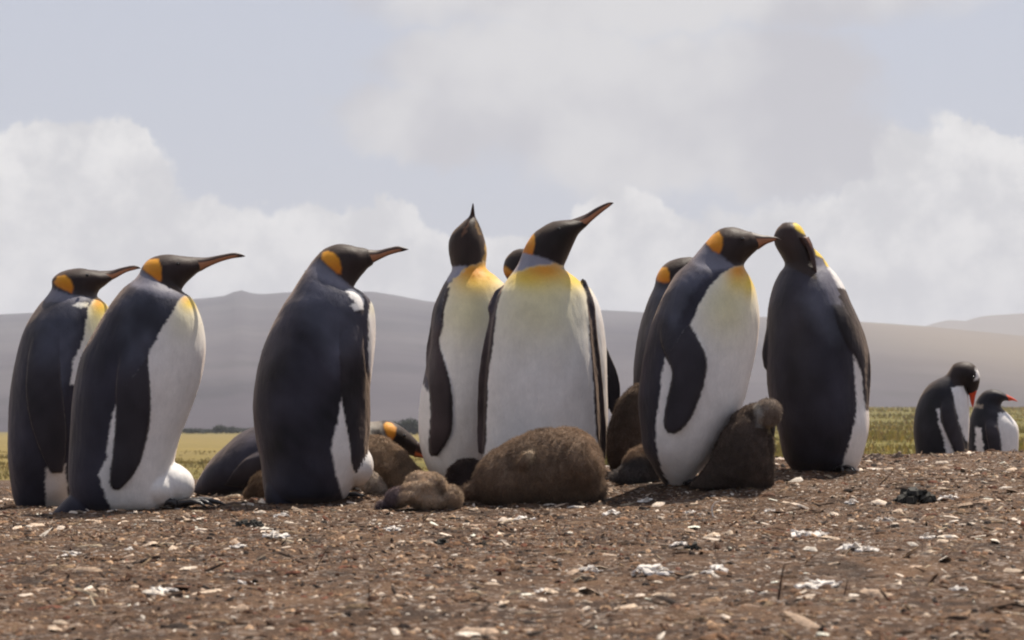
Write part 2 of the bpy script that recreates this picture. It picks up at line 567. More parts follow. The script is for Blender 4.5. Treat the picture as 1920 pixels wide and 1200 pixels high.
hm = hill_mat('hill_heath', (0.078, 0.072, 0.086), (0.122, 0.112, 0.122), (0.05, 0.052, 0.056))
hill('hill', 'long grey brown hill fading into haze behind the colony',
     [(-3000, 700), (-1500, 660), (-400, 610), (90, 585), (250, 570), (385, 559), (420, 555), (436, 548), (452, 544), (468, 549), (490, 552), (540, 548), (620, 545), (700, 547), (745, 554),
      (800, 565), (900, 571), (1120, 581), (1200, 585), (1300, 590), (1430, 594), (1560, 600), (1640, 605), (1740, 612), (1900, 628), (2400, 665), (4000, 720)],
     345, 1500, -1.6, hm, 5, 2.0)
hm2 = hill_mat('far_hill_rock', (0.05, 0.052, 0.06), (0.08, 0.08, 0.085), (0.04, 0.045, 0.05))
hill('far_hill', 'bluish rocky hill top showing over the right end of the nearer hill',
     [(-3000, 760), (1400, 740), (1640, 640), (1738, 611), (1748, 607), (1760, 604), (1778, 600), (1800, 601), (1815, 602), (1832, 594), (1860, 591), (1960, 585), (2100, 590), (2600, 640), (4000, 700)],
     1800, 2700, 0, hm2, 9, 2.0)

# ------------------------------------------------------------------ haze
hz = [(-2900, -300, -6), (2900, -300, -6), (2900, 3900, -6), (-2900, 3900, -6)]
HV = [(x, y, -6.0) for x, y, _ in hz] + [(x, y, 190.0) for x, y, _ in hz]
HF = [(0, 3, 2, 1), (4, 5, 6, 7), (0, 1, 5, 4), (1, 2, 6, 5), (2, 3, 7, 6), (3, 0, 4, 7)]
mh = bpy.data.materials.new('haze_air'); mh.use_nodes = True
t = NT(mh.node_tree); o = t.node('ShaderNodeOutputMaterial'); pv = t.node('ShaderNodeVolumePrincipled')
pv.inputs['Color'].default_value = col(0.90, 0.92, 1.0)
pv.inputs['Density'].default_value = 0.00034
pv.inputs['Anisotropy'].default_value = 0.0
t.l.new(pv.outputs[0], o.inputs['Volume'])
tag(mesh_obj('haze', HV, HF, mh, smooth=False), 'thin pale haze over the plain and hills', kind='stuff')


# ------------------------------------------------------------------ adult penguins
DARK = (0.030, 0.028, 0.041); SLATE = (0.070, 0.072, 0.098); NAPE = (0.155, 0.152, 0.190); NAPE2 = (0.26, 0.255, 0.31); HEADC = (0.025, 0.016, 0.015)
WHITE = (0.80, 0.765, 0.74); CREAM = (0.76, 0.69, 0.40); YEL = (0.80, 0.56, 0.06); ORG = (0.70, 0.28, 0.020); PATCH = (0.66, 0.23, 0.012)
FLIP = (0.028, 0.024, 0.030); FLIPB = (0.042, 0.029, 0.031)
VOX = 0.0053


def strands(name, P, N, cols, parent, loc, n, length, width, lift, mat, seed, down=0.5, jit=0.35, vary=0.45, clump=0, clumpv=.26):
    """short feather tips or down: thin bent triangles rooted on the body"""
    r = np.random.default_rng(seed)
    idx = r.integers(0, len(P), n)
    p_ = P[idx] + r.normal(size=(n, 3)) * 0.0012; n_ = N[idx]
    d = n_ * lift + np.array([0, 0, -1.0]) * down + r.normal(size=(n, 3)) * jit
    if clump:
        cv = np.stack([fnoise(p_, clump, seed + 50 + q, 2) for q in range(3)], 1)
        d = d + cv * 1.1
    tan = d - (d * n_).sum(1, keepdims=True) * n_
    dirv = tan / (np.linalg.norm(tan, axis=1, keepdims=True) + 1e-6) * (1 - lift) + n_ * lift
    dirv /= np.linalg.norm(dirv, axis=1, keepdims=True)
    side = np.cross(dirv, n_ + r.normal(size=(n, 3)) * 0.3); side /= np.linalg.norm(side, axis=1, keepdims=True) + 1e-9
    L = (length * (0.55 + 0.9 * r.random(n)))[:, None]; wd = width * 0.5
    root = p_ - n_ * 0.002
    curl = r.normal(size=(n, 3)) * 0.2
    a = root + side * wd; b = root - side * wd
    m1 = root + dirv * L * 0.55 + side * wd * 0.7; m2 = root + dirv * L * 0.55 - side * wd * 0.7
    tip = root + dirv * L + curl * L * 0.7 + np.array([0, 0, -1.0]) * L * 0.12
    V = np.stack([a, b, m2, m1, tip], 1).reshape(-1, 3)
    k = np.arange(n)[:, None] * 5
    T = np.concatenate([k + [0, 1, 2], k + [0, 2, 3], k + [3, 2, 4]], 0)
    cc = cols[idx] * (1 - vary / 2 + vary * r.random((n, 1)))
    if clump:
        cc = cc * (1 + clumpv * fnoise(p_, clump * 1.3, seed + 60, 2))[:, None]
    cc = np.repeat(np.clip(cc, 0, 0.9), 5, axis=0)
    o = mesh_obj(name, V, T, mat, parent, loc, True, cc)
    o['kind'] = 'stuff'
    return o


def normals(me, co):
    N = np.empty(len(me.vertices) * 3, np.float32); me.vertices.foreach_get('normal', N)
    return N.reshape(-1, 3).astype(float)


def foot(root, fr, px, py, heading, yoff, size=1.0):
    """webbed foot: three clawed toes on a pad; heading in degrees, 0 = to the right, -90 = to the camera"""
    c = ray(np.array([px]), np.array([py]), fr.D, fr.ed)[0] + fr.ed * yoff * fr.k
    c[2] = float(ground_z(np.array([c[0]]), np.array([c[1]]), False)[0]) + 0.006
    V = []; Fs = []
    def toe(a, L, r0):
        b = len(V); n = 8; segs = 7
        d = np.array([math.cos(rad(a)), math.sin(rad(a)), 0]); s_ = np.array([-d[1], d[0], 0])
        for i in range(segs):
            tt = i / (segs - 1); r = r0 * (1 - 0.55 * tt) * (1 + 0.18 * math.sin(tt * 15)) if tt < .95 else 0.0015
            ctr = c + d * L * tt * size + np.array([0, 0, 0.010 * math.sin(tt * 3.1) + 0.004 - 0.006 * max(0, tt - .8) * 5])
            for k in range(n):
                a2 = 2 * math.pi * k / n
                V.append(tuple(ctr + s_ * math.cos(a2) * r * 1.2 * size + np.array([0, 0, 1]) * math.sin(a2) * r * size))
        for i in range(segs - 1):
            for k in range(n):
                Fs.append((b + i * n + k, b + i * n + (k + 1) % n, b + (i + 1) * n + (k + 1) % n, b + (i + 1) * n + k))
        Fs.append(tuple(b + k for k in range(n))[::-1]); Fs.append(tuple(b + (segs - 1) * n + k for k in range(n)))
    for da, L in ((-24, .088), (0, .105), (24, .085)):
        toe(heading + da, L, 0.010)
    toe(heading + 180, .035, 0.012)
    b = len(V)
    web = [c + np.array([0, 0, .008])] + [c + np.array([math.cos(rad(heading + a)), math.sin(rad(heading + a)), 0]) * L * size + np.array([0, 0, .004]) for a, L in ((-24, .066), (-12, .058), (0, .075), (12, .058), (24, .064))]
    V += [tuple(q) for q in web] + [tuple(q - np.array([0, 0, .004])) for q in web]
    for i in range(1, 5):
        Fs.append((b, b + i, b + i + 1)); Fs.append((b + 6, b + 6 + i + 1, b + 6 + i))
    return mesh_obj('foot', V, Fs, M_FOOT, root, tuple(c))


def penguin(name, label, group, mid, Y, body, beak, polys=(), glows=(), flippers=(), extra=(), feet=(), eye=None, far='mirror',
            nape_y=0, base=DARK, beakc=None, dscale=0.92, seed=1, tips=6500, plate=(0.40, 0.75), cat='penguin', beak_cols=None, platecol=(0.42, 0.19, 0.10), voxel=VOX, flipc=FLIP):
    fr = Frame(mid[0], Y)
    P, fc, side = loft(fr, body, 96, 10, dscale=dscale)
    parts = [(P, fc, side)]; kinds = [np.zeros(len(P))]
    near = side < 0.1
    bx, by = project(P)
    dep = P @ fr.ed - fr.D
    kd = kdtree.KDTree(int(near.sum())); idxs = np.nonzero(near)[0]
    for j in idxs:
        kd.insert((bx[j], by[j], 0), int(j))
    kd.balance()

    def surf(x, y):
        r = kd.find_n((x, y, 0), 10)
        ws_ = [1 / (q[2] + 1.5) for q in r]
        return sum(dep[q[1]] * w_ for q, w_ in zip(r, ws_)) / sum(ws_)
    fpolys = []
    for fl in flippers:
        rings, lift0, lift1, mode = fl[:4]
        th = fl[4] if len(fl) > 4 else 5.5
        A = catmull(np.array([list(r[0]) + list(r[1]) for r in rings], float), 9)
        n = len(A); nphi = 28; ph = np.linspace(0, 2 * np.pi, nphi, endpoint=False)
        if mode == 'near':
            fpolys.append((np.vstack([A[:, :2], A[::-1, 2:]]), A[:, :2].mean(0), A[0], A[int(n * .28)]))
        V = []; sd_ = []
        for i, r in enumerate(A):
            tt = i / (n - 1); lift = lift0 + (lift1 - lift0) * tt
            m_ = (r[:2] + r[2:]) / 2; hv = (r[2:] - r[:2]) / 2
            w0 = float(sstep(tt, 0, 0.22)) if mode != 'edge' else 1.0
            hv = hv * (0.72 + 0.28 * w0 ** 0.6)
            tk = th * (1.15 - 0.5 * tt)
            qx = m_[0] + hv[0] * np.cos(ph); qy = m_[1] + hv[1] * np.cos(ph)
            if mode == 'edge':      # flipper beside the body, at the middle depth
                dd = np.full(nphi, lift * fr.k)
            else:
                sf = np.array([surf(a, b_) for a, b_ in zip(qx, qy)])
                sf = 0.85 * sf + 0.15 * sf.mean()
                dd = sf - ((lift + 3.5) * w0 - 7.0 * (1 - w0)) * fr.k
                if mode == 'far':
                    dd = -dd
            dd = dd + tk * fr.k * np.sign(np.sin(ph)) * np.abs(np.sin(ph)) ** 0.55 * (1.0 if mode != 'edge' else fl[5] if len(fl) > 5 else 1.0)
            r_ = np.stack([(qx - 960) / F, np.ones(nphi), -(qy - HOR) / F], -1)
            D_ = fr.D + dd
            if mode == 'near':
                Q = r_ * (D_ / (r_ @ fr.ed))[:, None]; Q[:, 2] += EYE
            else:
                Q = ray(qx, qy, fr.D, fr.ed) + dd[:, None] * fr.ed
            V.append(Q); sd_.append(np.sin(ph) * (-1 if mode == 'far' else 1))
        V = np.vstack(V); faces = [tuple(f) for f in tube_faces(n, nphi)]
        V = np.vstack([V, V[:nphi].mean(0), V[-nphi:].mean(0)])
        for k in range(nphi):
            k2 = (k + 1) % nphi
            faces.append((n * nphi, k2, k)); faces.append((n * nphi + 1, (n - 1) * nphi + k, (n - 1) * nphi + k2))
        parts.append((V, faces, np.append(np.concatenate(sd_), [0, 0])))
        kinds.append(np.full(len(V), 1.0 if mode == 'near' else 1.5))
    for ex in extra:   # ('e', ...) ellipsoid or ('l', rings), colour kind
        if ex[0] == 'e':
            q = ellipsoid(fr, *ex[1])
        else:
            q = loft(fr, ex[1], 40, 8)
        parts.append(q); kinds.append(np.full(len(q[0]), ex[2]))
    me, co = remesh(parts, voxel, 3)
    allP = np.vstack([q[0] for q in parts]); allS = np.concatenate([q[2] for q in parts]); allK = np.concatenate(kinds)
    kd2 = kdtree.KDTree(len(allP))
    for j, q in enumerate(allP):
        kd2.insert(q, j)
    kd2.balance()
    near_i = np.array([kd2.find(q)[1] for q in co])
    K = allK[near_i]; Sd = allS[near_i]
    x, y = project(co)
    jag = 1.6 * fnoise(co, 260, seed, 2) + 1.2 * fnoise(co, 90, seed + 5, 2)
    jag2 = 1.6 * fnoise(co, 240, seed + 9, 2)
    xj, yj = x + jag, y + jag2
    cols = np.tile(np.array(base), (len(co), 1))

    def blend(c_, m_):
        cols[:] = cols * (1 - m_[:, None]) + np.array(c_) * m_[:, None]
    wmask = np.zeros(len(co))
    ishead = y < nape_y
    for pl in polys:
        c_, poly, softw = pl[0], pl[1], pl[2]
        q_ = 0.35 if c_ is PATCH or c_ is HEADC or c_ is YEL else 1.0
        s_ = sdist(x + jag * q_, y + jag2 * q_, poly)
        m_ = np.clip(0.5 + s_ / (2 * softw), 0, 1)
        if far != 'mirror':
            m_ = m_ * np.where(Sd < (pl[3] if len(pl) > 3 else 0.25), 1, np.where(ishead, 1, 0))
        if c_ is PATCH:
            yy_ = [q[1] for q in poly]; g_ = np.clip((y - min(yy_)) / (max(yy_) - min(yy_)), 0, 1)[:, None]
            pc_ = np.array((0.78, 0.34, 0.02)) * (1 - g_) + np.array((0.52, 0.15, 0.012)) * g_
            cols[:] = cols * (1 - m_[:, None]) + pc_ * m_[:, None]
        else:
            blend(c_, m_)
        if c_ is WHITE:
            wmask = np.maximum(wmask, m_)
        else:
            wmask = wmask * (1 - m_)
    if far == 'white':
        m_ = np.clip((Sd - 0.10) / 0.12, 0, 1) * (~ishead)
        blend(WHITE, m_); wmask = np.maximum(wmask, m_)
    for g in glows[::-1]:    # cx, cy, rx, ry, colour, strength
        r2 = ((x - g[0]) / g[2]) ** 2 + ((y - g[1]) / g[3]) ** 2
        m_ = np.exp(-r2 * 1.2) * g[5] * wmask
        if far == 'dark':
            m_ = m_ * (Sd < 0.5)
        blend(g[4], np.clip(m_, 0, 1))
    cols[(K == 1.5) | ((K == 1) & (Sd > 0.3))] = flipc
    for poly_, _, top_, low_ in fpolys:
        m_ = np.clip(0.5 + (sdist(x + 0.5 * jag, y + 0.5 * jag2, poly_) + 1.2) / 2.2, 0, 1) * (Sd < 0.35)
        yt, yl = (top_[1] + top_[3]) / 2, (low_[1] + low_[3]) / 2
        fade = np.clip((y - yt) / max(4.0, yl - yt), 0, 1)
        isdark = cols.sum(1) < 0.6
        m_ = m_ * np.where(isdark, fade, 1.0)
        blend(flipc, m_)
    cols[K == 2] = WHITE
    cols[K == 3] = base
    # worn brown feather edges and small soiling
    so = np.clip(fnoise(co, 14, seed + 3, 3) * 0.5 + 0.1, 0, 1) * 0.13
    lum = cols.sum(1) > 0.9
    cols[lum] = cols[lum] * (1 - so[lum, None]) + np.array((0.42, 0.36, 0.28)) * so[lum, None]
    dk = ~lum & (cols.sum(1) < 0.25)
    cols[dk] = cols[dk] * (1 + 0.5 * fnoise(co, 22, seed + 4, 3)[dk, None]) + np.array((0.004, 0.002, 0.0)) * np.clip(fnoise(co, 7, seed + 8, 2), 0, 1)[dk, None]
    cols = np.clip(cols, 0.004, 0.9)
    # slight unevenness of the plumage
    N = normals(me, co)
    disp = 0.0026 * fnoise(co * np.array([1, 1, 0.5]), 24, seed + 6, 2) + 0.0007 * fnoise(co * np.array([1, 1, 0.4]), 110, seed + 7, 2)
    co2 = co + N * disp[:, None]
    loc = ray(np.array([mid[0]]), np.array([mid[1]]), fr.D, fr.ed)[0]
    loc[2] = float(ground_z(np.array([loc[0]]), np.array([loc[1]]), False)[0])
    root = bpy.data.objects.new(name, None); C.objects.link(root); root.location = loc
    root.empty_display_size = 0.1
    tag(root, label, cat, group)
    me.vertices.foreach_set('co', (co2 - loc).astype(np.float32).ravel())
    me.update()
    set_cols(me, cols); me.materials.clear(); me.materials.append(M_FEATHER); me.name = 'body'
    bo = bpy.data.objects.new('body', me); C.objects.link(bo); bo.parent = root
    if tips:
        strands('feather_tips', co2, N, cols, bo, tuple(loc), tips, 0.0065, 0.0024, 0.13, M_BARB, seed, down=1.0, jit=0.22, vary=0.12).location = (0, 0, 0)
    if beak:
        A = catmull(np.array([list(r) + [0] * (6 - len(r)) for r in beak], float), 6)
        Pb, fb, sb = loft(fr, beak, 28, 6)
        n = len(A); ph = np.linspace(0, 2 * np.pi, 28, endpoint=False)
        low = np.tile(0.5 + 0.5 * np.cos(ph), n); tt = np.repeat(np.arange(n) / (n - 1), 28)
        low = np.append(low, [.5, .5]); tt = np.append(tt, [0, 1])
        up = np.array(beak_cols[0] if beak_cols else (0.045, 0.022, 0.017)); pc = np.array(platecol)
        mk = np.clip((low - plate[0]) / 0.10, 0, 1) * np.clip((0.93 - low) / 0.08, 0.3, 1) * np.clip((plate[1] - tt) / 0.1, 0, 1)
        bc = up * (1 - mk[:, None]) + pc * mk[:, None]
        mesh_obj('beak', Pb, fb, M_BEAK, root, tuple(loc), True, bc)
    if eye:
        for sgn in ((-1, 1) if len(eye) < 4 else (eye[3],)):
            e = ray(np.array([eye[0]]), np.array([eye[1]]), fr.D, fr.ed)[0] + fr.ed * sgn * eye[2] * fr.k
            Q, fq, _ = ellipsoid(fr, eye[0], eye[1], 3.2, 3.2, 2.5, sgn * eye[2], 0, 14, 9)
            mesh_obj('eye', Q, fq, M_EYE, root, tuple(e))
    for f_ in feet:
        foot(root, fr, *f_)
    return root


G_KING = 'tall black and white penguins standing in the colony'

# --- left-most bird, cut by the frame of the old film
penguin('penguin', 'leftmost penguin, standing behind its leaning neighbour with beak pointing right', G_KING, (110, 945), 8.6,
        [(30, 948, 130, 948, 45), (22, 915, 150, 915, 75), (15, 860, 165, 865, 95), (14, 790, 180, 795, 105), (20, 720, 193, 725, 108), (32, 660, 203, 660, 104), (48, 615, 206, 610, 94),
         (68, 580, 203, 578, 78), (88, 555, 192, 564, 60), (97, 540, 182, 557, 50), (98, 524, 183, 549, 48), (109, 513, 187, 543, 47), (127, 506, 194, 537, 43), (150, 503, 202, 531, 35), (170, 506, 208, 526, 24), (186, 508, 213, 523, 15)],
        [(180, 508, 210, 525, 15), (208, 507, 216, 522, 9), (227, 502, 236, 511, 6), (247, 498, 252, 506, 4), (258, 499, 260, 504, 2.5), (264, 503, 264, 503.6, .8)],
        polys=[(NAPE, [(80, 548), (98, 540), (140, 556), (180, 556), (150, 566), (80, 566)], 3), (SLATE, [(60, 560), (150, 566), (146, 620), (130, 690), (110, 760), (60, 720)], 9),
               (WHITE, [(180, 558), (166, 577), (158, 625), (150, 650), (138, 674), (131, 720), (300, 720), (300, 560)], 1.6),
               (WHITE, [(136, 573), (146, 566), (165, 569), (167, 574), (150, 577)], 1.5),
               (WHITE, [(85, 985), (85, 880), (100, 850), (122, 870), (131, 985)], 2),
               (HEADC, [(95, 535), (105, 500), (140, 490), (225, 495), (225, 530), (190, 555), (180, 558), (140, 552), (137, 540), (130, 545), (112, 540), (98, 538)], 1.5),
               (PATCH, [(100, 530), (107, 518), (121, 516), (132, 524), (137, 538), (135, 550), (122, 544), (107, 537)], 1.6)],
        glows=[(184, 566, 12, 14, ORG, .9), (192, 574, 22, 26, YEL, 1.0), (185, 600, 40, 55, CREAM, .9)],
        flippers=[([((60, 610), (110, 600)), ((52, 680), (112, 690)), ((50, 740), (118, 750)), ((60, 800), (124, 800)), ((78, 850), (122, 850)), ((96, 885), (116, 885))], 0, 5, 'near')],
        eye=(163, 519, 42), seed=11, nape_y=556)

# --- leaning bird with an egg on its feet
penguin('penguin', 'penguin leaning forward with a round white belly fold over its feet, second from left', G_KING, (240, 955), 7.8,
        [(158, 968, 296, 962, 45), (134, 940, 318, 942, 82), (127, 893, 322, 890, 100), (132, 822, 334, 832, 108), (136, 757, 352, 785, 113), (143, 705, 367, 742, 115), (154, 665, 379, 697, 115),
         (177, 620, 385, 651, 110), (206, 571, 379, 603, 100), (230, 542, 361, 563, 84), (251, 527, 346, 550, 66), (262, 513, 340, 545, 54), (266, 503, 342, 540, 50), (275, 490, 346, 534, 49),
         (290, 482, 352, 527, 46), (310, 477, 359, 521, 41), (333, 479, 366, 515, 34), (354, 481.5, 373, 510, 24), (368, 482, 379, 507, 16)],
        [(362, 482, 376, 509, 16), (388, 482.5, 392, 500, 10), (413, 478, 413, 491, 7), (437, 474, 434, 485, 5), (452, 476, 452, 482.5, 3.2), (460, 480, 460, 480.8, .8)],
        polys=[(SLATE, [(225, 560), (262, 525), (345, 560), (300, 610), (268, 680), (235, 690), (228, 640)], 14), (NAPE, [(262, 505), (300, 529), (344, 552), (352, 560), (300, 556), (245, 535)], 4),
               (WHITE, [(344, 556), (338, 562), (326, 580), (306, 613), (288, 647), (270, 680), (235, 730), (214, 762), (204, 813), (198, 863), (183, 890), (192, 917), (218, 975), (430, 975), (430, 545)], 1.6),
               (HEADC, [(262, 498), (272, 480), (310, 465), (390, 470), (390, 520), (345, 548), (342, 553), (300, 530), (275, 513)], 1.5),
               (PATCH, [(271, 495), (280, 486.5), (297, 486.5), (303, 502), (302, 529), (296, 527), (280, 514), (268, 505)], 1.6)],
        glows=[(345, 560, 9, 9, ORG, .5), (357, 568, 22, 18, YEL, 1.0), (350, 592, 42, 48, CREAM, .6)],
        flippers=[([((228, 625), (276, 640)), ((222, 680), (277, 688)), ((217, 730), (281, 740)), ((217, 780), (281, 785)), ((214, 830), (272, 832)), ((209, 872), (257, 875)), ((206, 900), (238, 903)), ((210, 916), (222, 918))], 0, 7, 'near'),
                  ([((235, 640), (272, 640)), ((225, 720), (278, 725)), ((220, 800), (274, 800)), ((216, 870), (255, 870)), ((218, 905), (230, 905))], 0, 4, 'far')],
        extra=[('e', (318, 907, 46, 39, 50, -2, 14), 2), ('e', (285, 915, 55, 42, 70, 0, 8), 2), ('l', [(180, 890, 235, 895, 40), (130, 928, 216, 942, 48), (106, 953, 212, 962, 42), (94, 966, 190, 969, 28)], 3)],
        feet=[(345, 944, -8, -22, 1.35), (330, 948, 8, -50, 1.2)], eye=(333, 497, 38), seed=21, nape_y=553)

# --- bird with its back to us
penguin('penguin', 'broad dark backed penguin third from left, head in profile with orange ear patch', G_KING, (575, 937), 8.0,
        [(510, 945, 640, 942, 55), (495, 925, 655, 922, 90), (488, 870, 684, 868, 105), (479, 820, 692, 822, 112), (474, 768, 694, 765, 115), (477, 722, 695, 718, 115), (487, 674, 701, 668, 112), (506, 621, 704, 622, 106),
         (528, 578, 702, 588, 96), (548, 546, 694, 565, 82), (562, 523, 676, 548, 66), (577, 502, 662, 540, 54), (585, 490, 664, 533, 50), (596, 476, 668, 526, 48), (611, 464, 674, 518, 46), (630, 457.5, 681, 510, 42),
         (650, 459, 687, 503, 36), (670, 464, 693, 498, 26), (688, 467, 699, 494, 17)],
        [(682, 467, 696, 495, 17), (708, 469, 711, 487, 10), (727, 465, 728, 479, 7), (745, 461.5, 744, 474, 5), (757, 464, 757, 471, 3), (766, 467, 766, 467.8, .8)],
        polys=[(SLATE, [(545, 560), (585, 510), (660, 545), (665, 640), (640, 700), (600, 640)], 22), (NAPE, [(572, 500), (600, 490), (640, 520), (664, 543), (640, 545), (590, 520)], 7),
               (WHITE, [(697, 560), (691, 590), (690, 625), (690, 660), (695, 715), (720, 715), (720, 560)], 1.3),
               (WHITE, [(647, 545), (660, 543), (675, 550), (682, 562), (682, 588), (668, 584), (657, 573), (668, 568), (659, 560)], 1.2),
               (WHITE, [(642, 737), (633, 791), (620, 845), (629, 890), (647, 950), (730, 950), (730, 780), (680, 740)], 2.2),
               (HEADC, [(586, 478), (600, 462), (630, 450), (710, 460), (710, 500), (668, 540), (664, 543), (630, 514), (603, 487)], 1.5),
               (PATCH, [(605, 473), (614, 471), (625, 474), (635, 485), (640, 502), (639, 514), (630, 512), (615, 498), (603, 485)], 1.8)],
        glows=[(700, 575, 10, 18, CREAM, .5)], far='white', nape_y=545,
        flippers=[([((640, 590), (684, 580)), ((637, 640), (683, 640)), ((638, 690), (687, 692)), ((641, 740), (694, 745)), ((649, 790), (694, 795)), ((656, 828), (691, 830)), ((660, 865), (685, 863)), ((666, 885), (676, 884))], 0, 6, 'near')],
        extra=[('e', (664, 872, 36, 40, 60, 6, 0), 2), ('l', [(500, 900, 560, 905, 30, -30), (497, 930, 555, 935, 22, -40), (502, 948, 550, 950, 10, -46)], 3)],
        feet=[(640, 935, 20, 10, .9), (600, 935, 35, -20, .9)], eye=(655, 484, 38), seed=31)

# --- bird with its head thrown up
penguin('penguin', 'penguin facing us with head thrown back and beak pointing straight up', G_KING, (865, 900), 8.6,
        [(830, 912, 920, 908, 40), (806, 886, 940, 884, 78), (790, 845, 958, 845, 100), (785, 795, 968, 795, 110), (789, 745, 972, 745, 112), (799, 685, 975, 685, 110), (806, 630, 974, 630, 104), (811, 580, 968, 582, 94), (825, 545, 954, 545, 80),
         (838, 523, 934, 522, 64), (848, 505, 912, 505, 51), (845, 488, 911, 491, 49), (842, 470, 912.5, 474, 47), (843, 452, 910, 455, 45), (850, 435, 905, 437, 38), (863, 421, 898, 419, 28), (873, 411, 893, 409, 16)],
        [(871, 414, 894, 412, 14), (880, 405, 891, 405, 7), (883, 395, 889.5, 395, 4.5, -4), (885, 386, 888.5, 386, 2.5, -8), (886.5, 381.5, 887.2, 381.5, .8, -10)],
        polys=[(SLATE, [(800, 640), (835, 540), (850, 505), (845, 560), (832, 640), (845, 760), (835, 820), (800, 740)], 6),
               (WHITE, [(858, 515), (840, 535), (832, 570), (829, 610), (822, 645), (815, 690), (803, 735), (795, 720), (770, 720), (770, 930), (1000, 930), (1000, 500), (905, 490), (880, 498)], 1.6),
               (NAPE2, [(846, 498), (876, 497), (862, 516), (838, 530), (834, 520)], 1.5),
               (HEADC, [(835, 500), (835, 400), (930, 400), (930, 487), (905, 489), (893, 497), (849, 499)], 1.3),
               ((0.50, 0.30, 0.07), [(909, 458), (920, 455), (920, 490), (903, 488), (910, 475)], 1.5),
               ((0.13, .065, .04), [(866, 443), (864, 437), (871, 427), (880, 410), (878, 422), (873, 436)], 1.2), ((0.20, .12, .05), [(891, 412), (897, 426), (902, 440), (898, 440), (891, 424)], 1)],
        glows=[(888, 508, 42, 20, ORG, 1.0), (915, 505, 40, 18, YEL, 1.0), (895, 525, 60, 34, (0.82, .52, .06), .95), (885, 580, 85, 75, CREAM, .85)], far='dark', nape_y=498,
        flippers=[([((822, 545), (843, 540)), ((811, 575), (832, 585)), ((806, 615), (828, 615)), ((799, 655), (823, 645)), ((799, 690), (836, 690)), ((806, 730), (846, 730)), ((809, 770), (847, 770)), ((807, 810), (845, 808)), ((806, 840), (830, 838)), ((810, 854), (820, 853))], 2, 7, 'near')],
        flipc=FLIPB, seed=41, plate=(.3, 0.0), feet=[(850, 905, -80, -40, .9)])

# --- bird facing us, beak up to the right
penguin('penguin', 'tall penguin facing us with broad white front and beak raised to the upper right', G_KING, (1015, 930), 8.2,
        [(925, 940, 1110, 940, 60), (905, 910, 1127, 910, 98), (903, 850, 1130, 850, 110), (905, 790, 1128, 790, 116), (908, 730, 1124, 730, 118), (913, 670, 1119, 670, 115), (918, 620, 1113, 620, 109), (924, 582, 1107, 582, 101), (934, 552, 1099, 550, 89),
         (948, 529, 1084, 526, 72), (962, 511, 1068, 512, 58), (973, 495, 1058, 502, 51), (980, 475, 1064, 484, 49), (989, 454, 1073, 462, 47), (1006, 433, 1082, 443, 42), (1034, 417, 1090, 433, 33), (1058, 414.5, 1098, 426, 23), (1074, 411.5, 1104, 420, 16)],
        [(1068, 413, 1101, 423, 16), (1097, 402, 1110, 414, 9), (1117, 390, 1127, 399.5, 6.5), (1136, 381, 1142, 388, 4.2), (1145, 379, 1148, 383, 2.5), (1150.5, 380, 1151, 380.6, .8)],
        polys=[(WHITE, [(1066, 498), (1045, 489), (1010, 494), (975, 503), (955, 515), (941, 540), (930, 575), (925, 610), (915, 700), (908, 800), (905, 860), (905, 980), (1140, 980), (1133, 860), (1117, 710), (1108, 600), (1103, 560), (1092, 532), (1068, 509), (1050, 502)], 1.8),
               (NAPE2, [(975, 468), (1003, 474), (1025, 481), (1047, 489), (1030, 497), (1005, 499), (985, 505), (955, 516), (956, 500)], 2.5),
               (HEADC, [(985, 450), (1000, 425), (1040, 405), (1130, 400), (1090, 460), (1066, 502), (1052, 498), (1028, 486), (1000, 478), (985, 474)], 1.4),
               (PATCH, [(976, 473), (986, 452), (1001, 438), (1003, 459), (999, 478)], 1.5)],
        glows=[(1022, 506, 50, 20, ORG, 1.0), (1015, 512, 70, 22, YEL, .85), (1082, 520, 34, 24, YEL, 1.0), (985, 518, 45, 22, YEL, .9), (1015, 535, 85, 32, (0.76, .62, .24), .75), (1015, 580, 110, 75, CREAM, .8)], far='dark', nape_y=490,
        flippers=[([((925, 548), (944, 535)), ((914, 575), (931, 575)), ((917, 596), (928, 605)), ((907, 640), (922, 660)), ((899, 700), (916, 705)), ((895, 760), (913, 765)), ((894, 810), (911, 815)), ((896, 850), (907, 850))], 3, 8, 'near', 9),
                  ([((1088, 520), (1100, 528)), ((1100, 553), (1114, 566)), ((1104, 590), (1117, 592)), ((1108, 640), (1122, 640)), ((1113, 710), (1130, 708)), ((1117, 785), (1136, 785)), ((1124, 840), (1137, 840)), ((1129, 866), (1135, 866))], 3, 8, 'near', 9)],
        flipc=FLIPB, seed=51, eye=(1048, 432, 36), feet=[(980, 930, -75, -95, .9), (1050, 930, -100, -95, .9)])

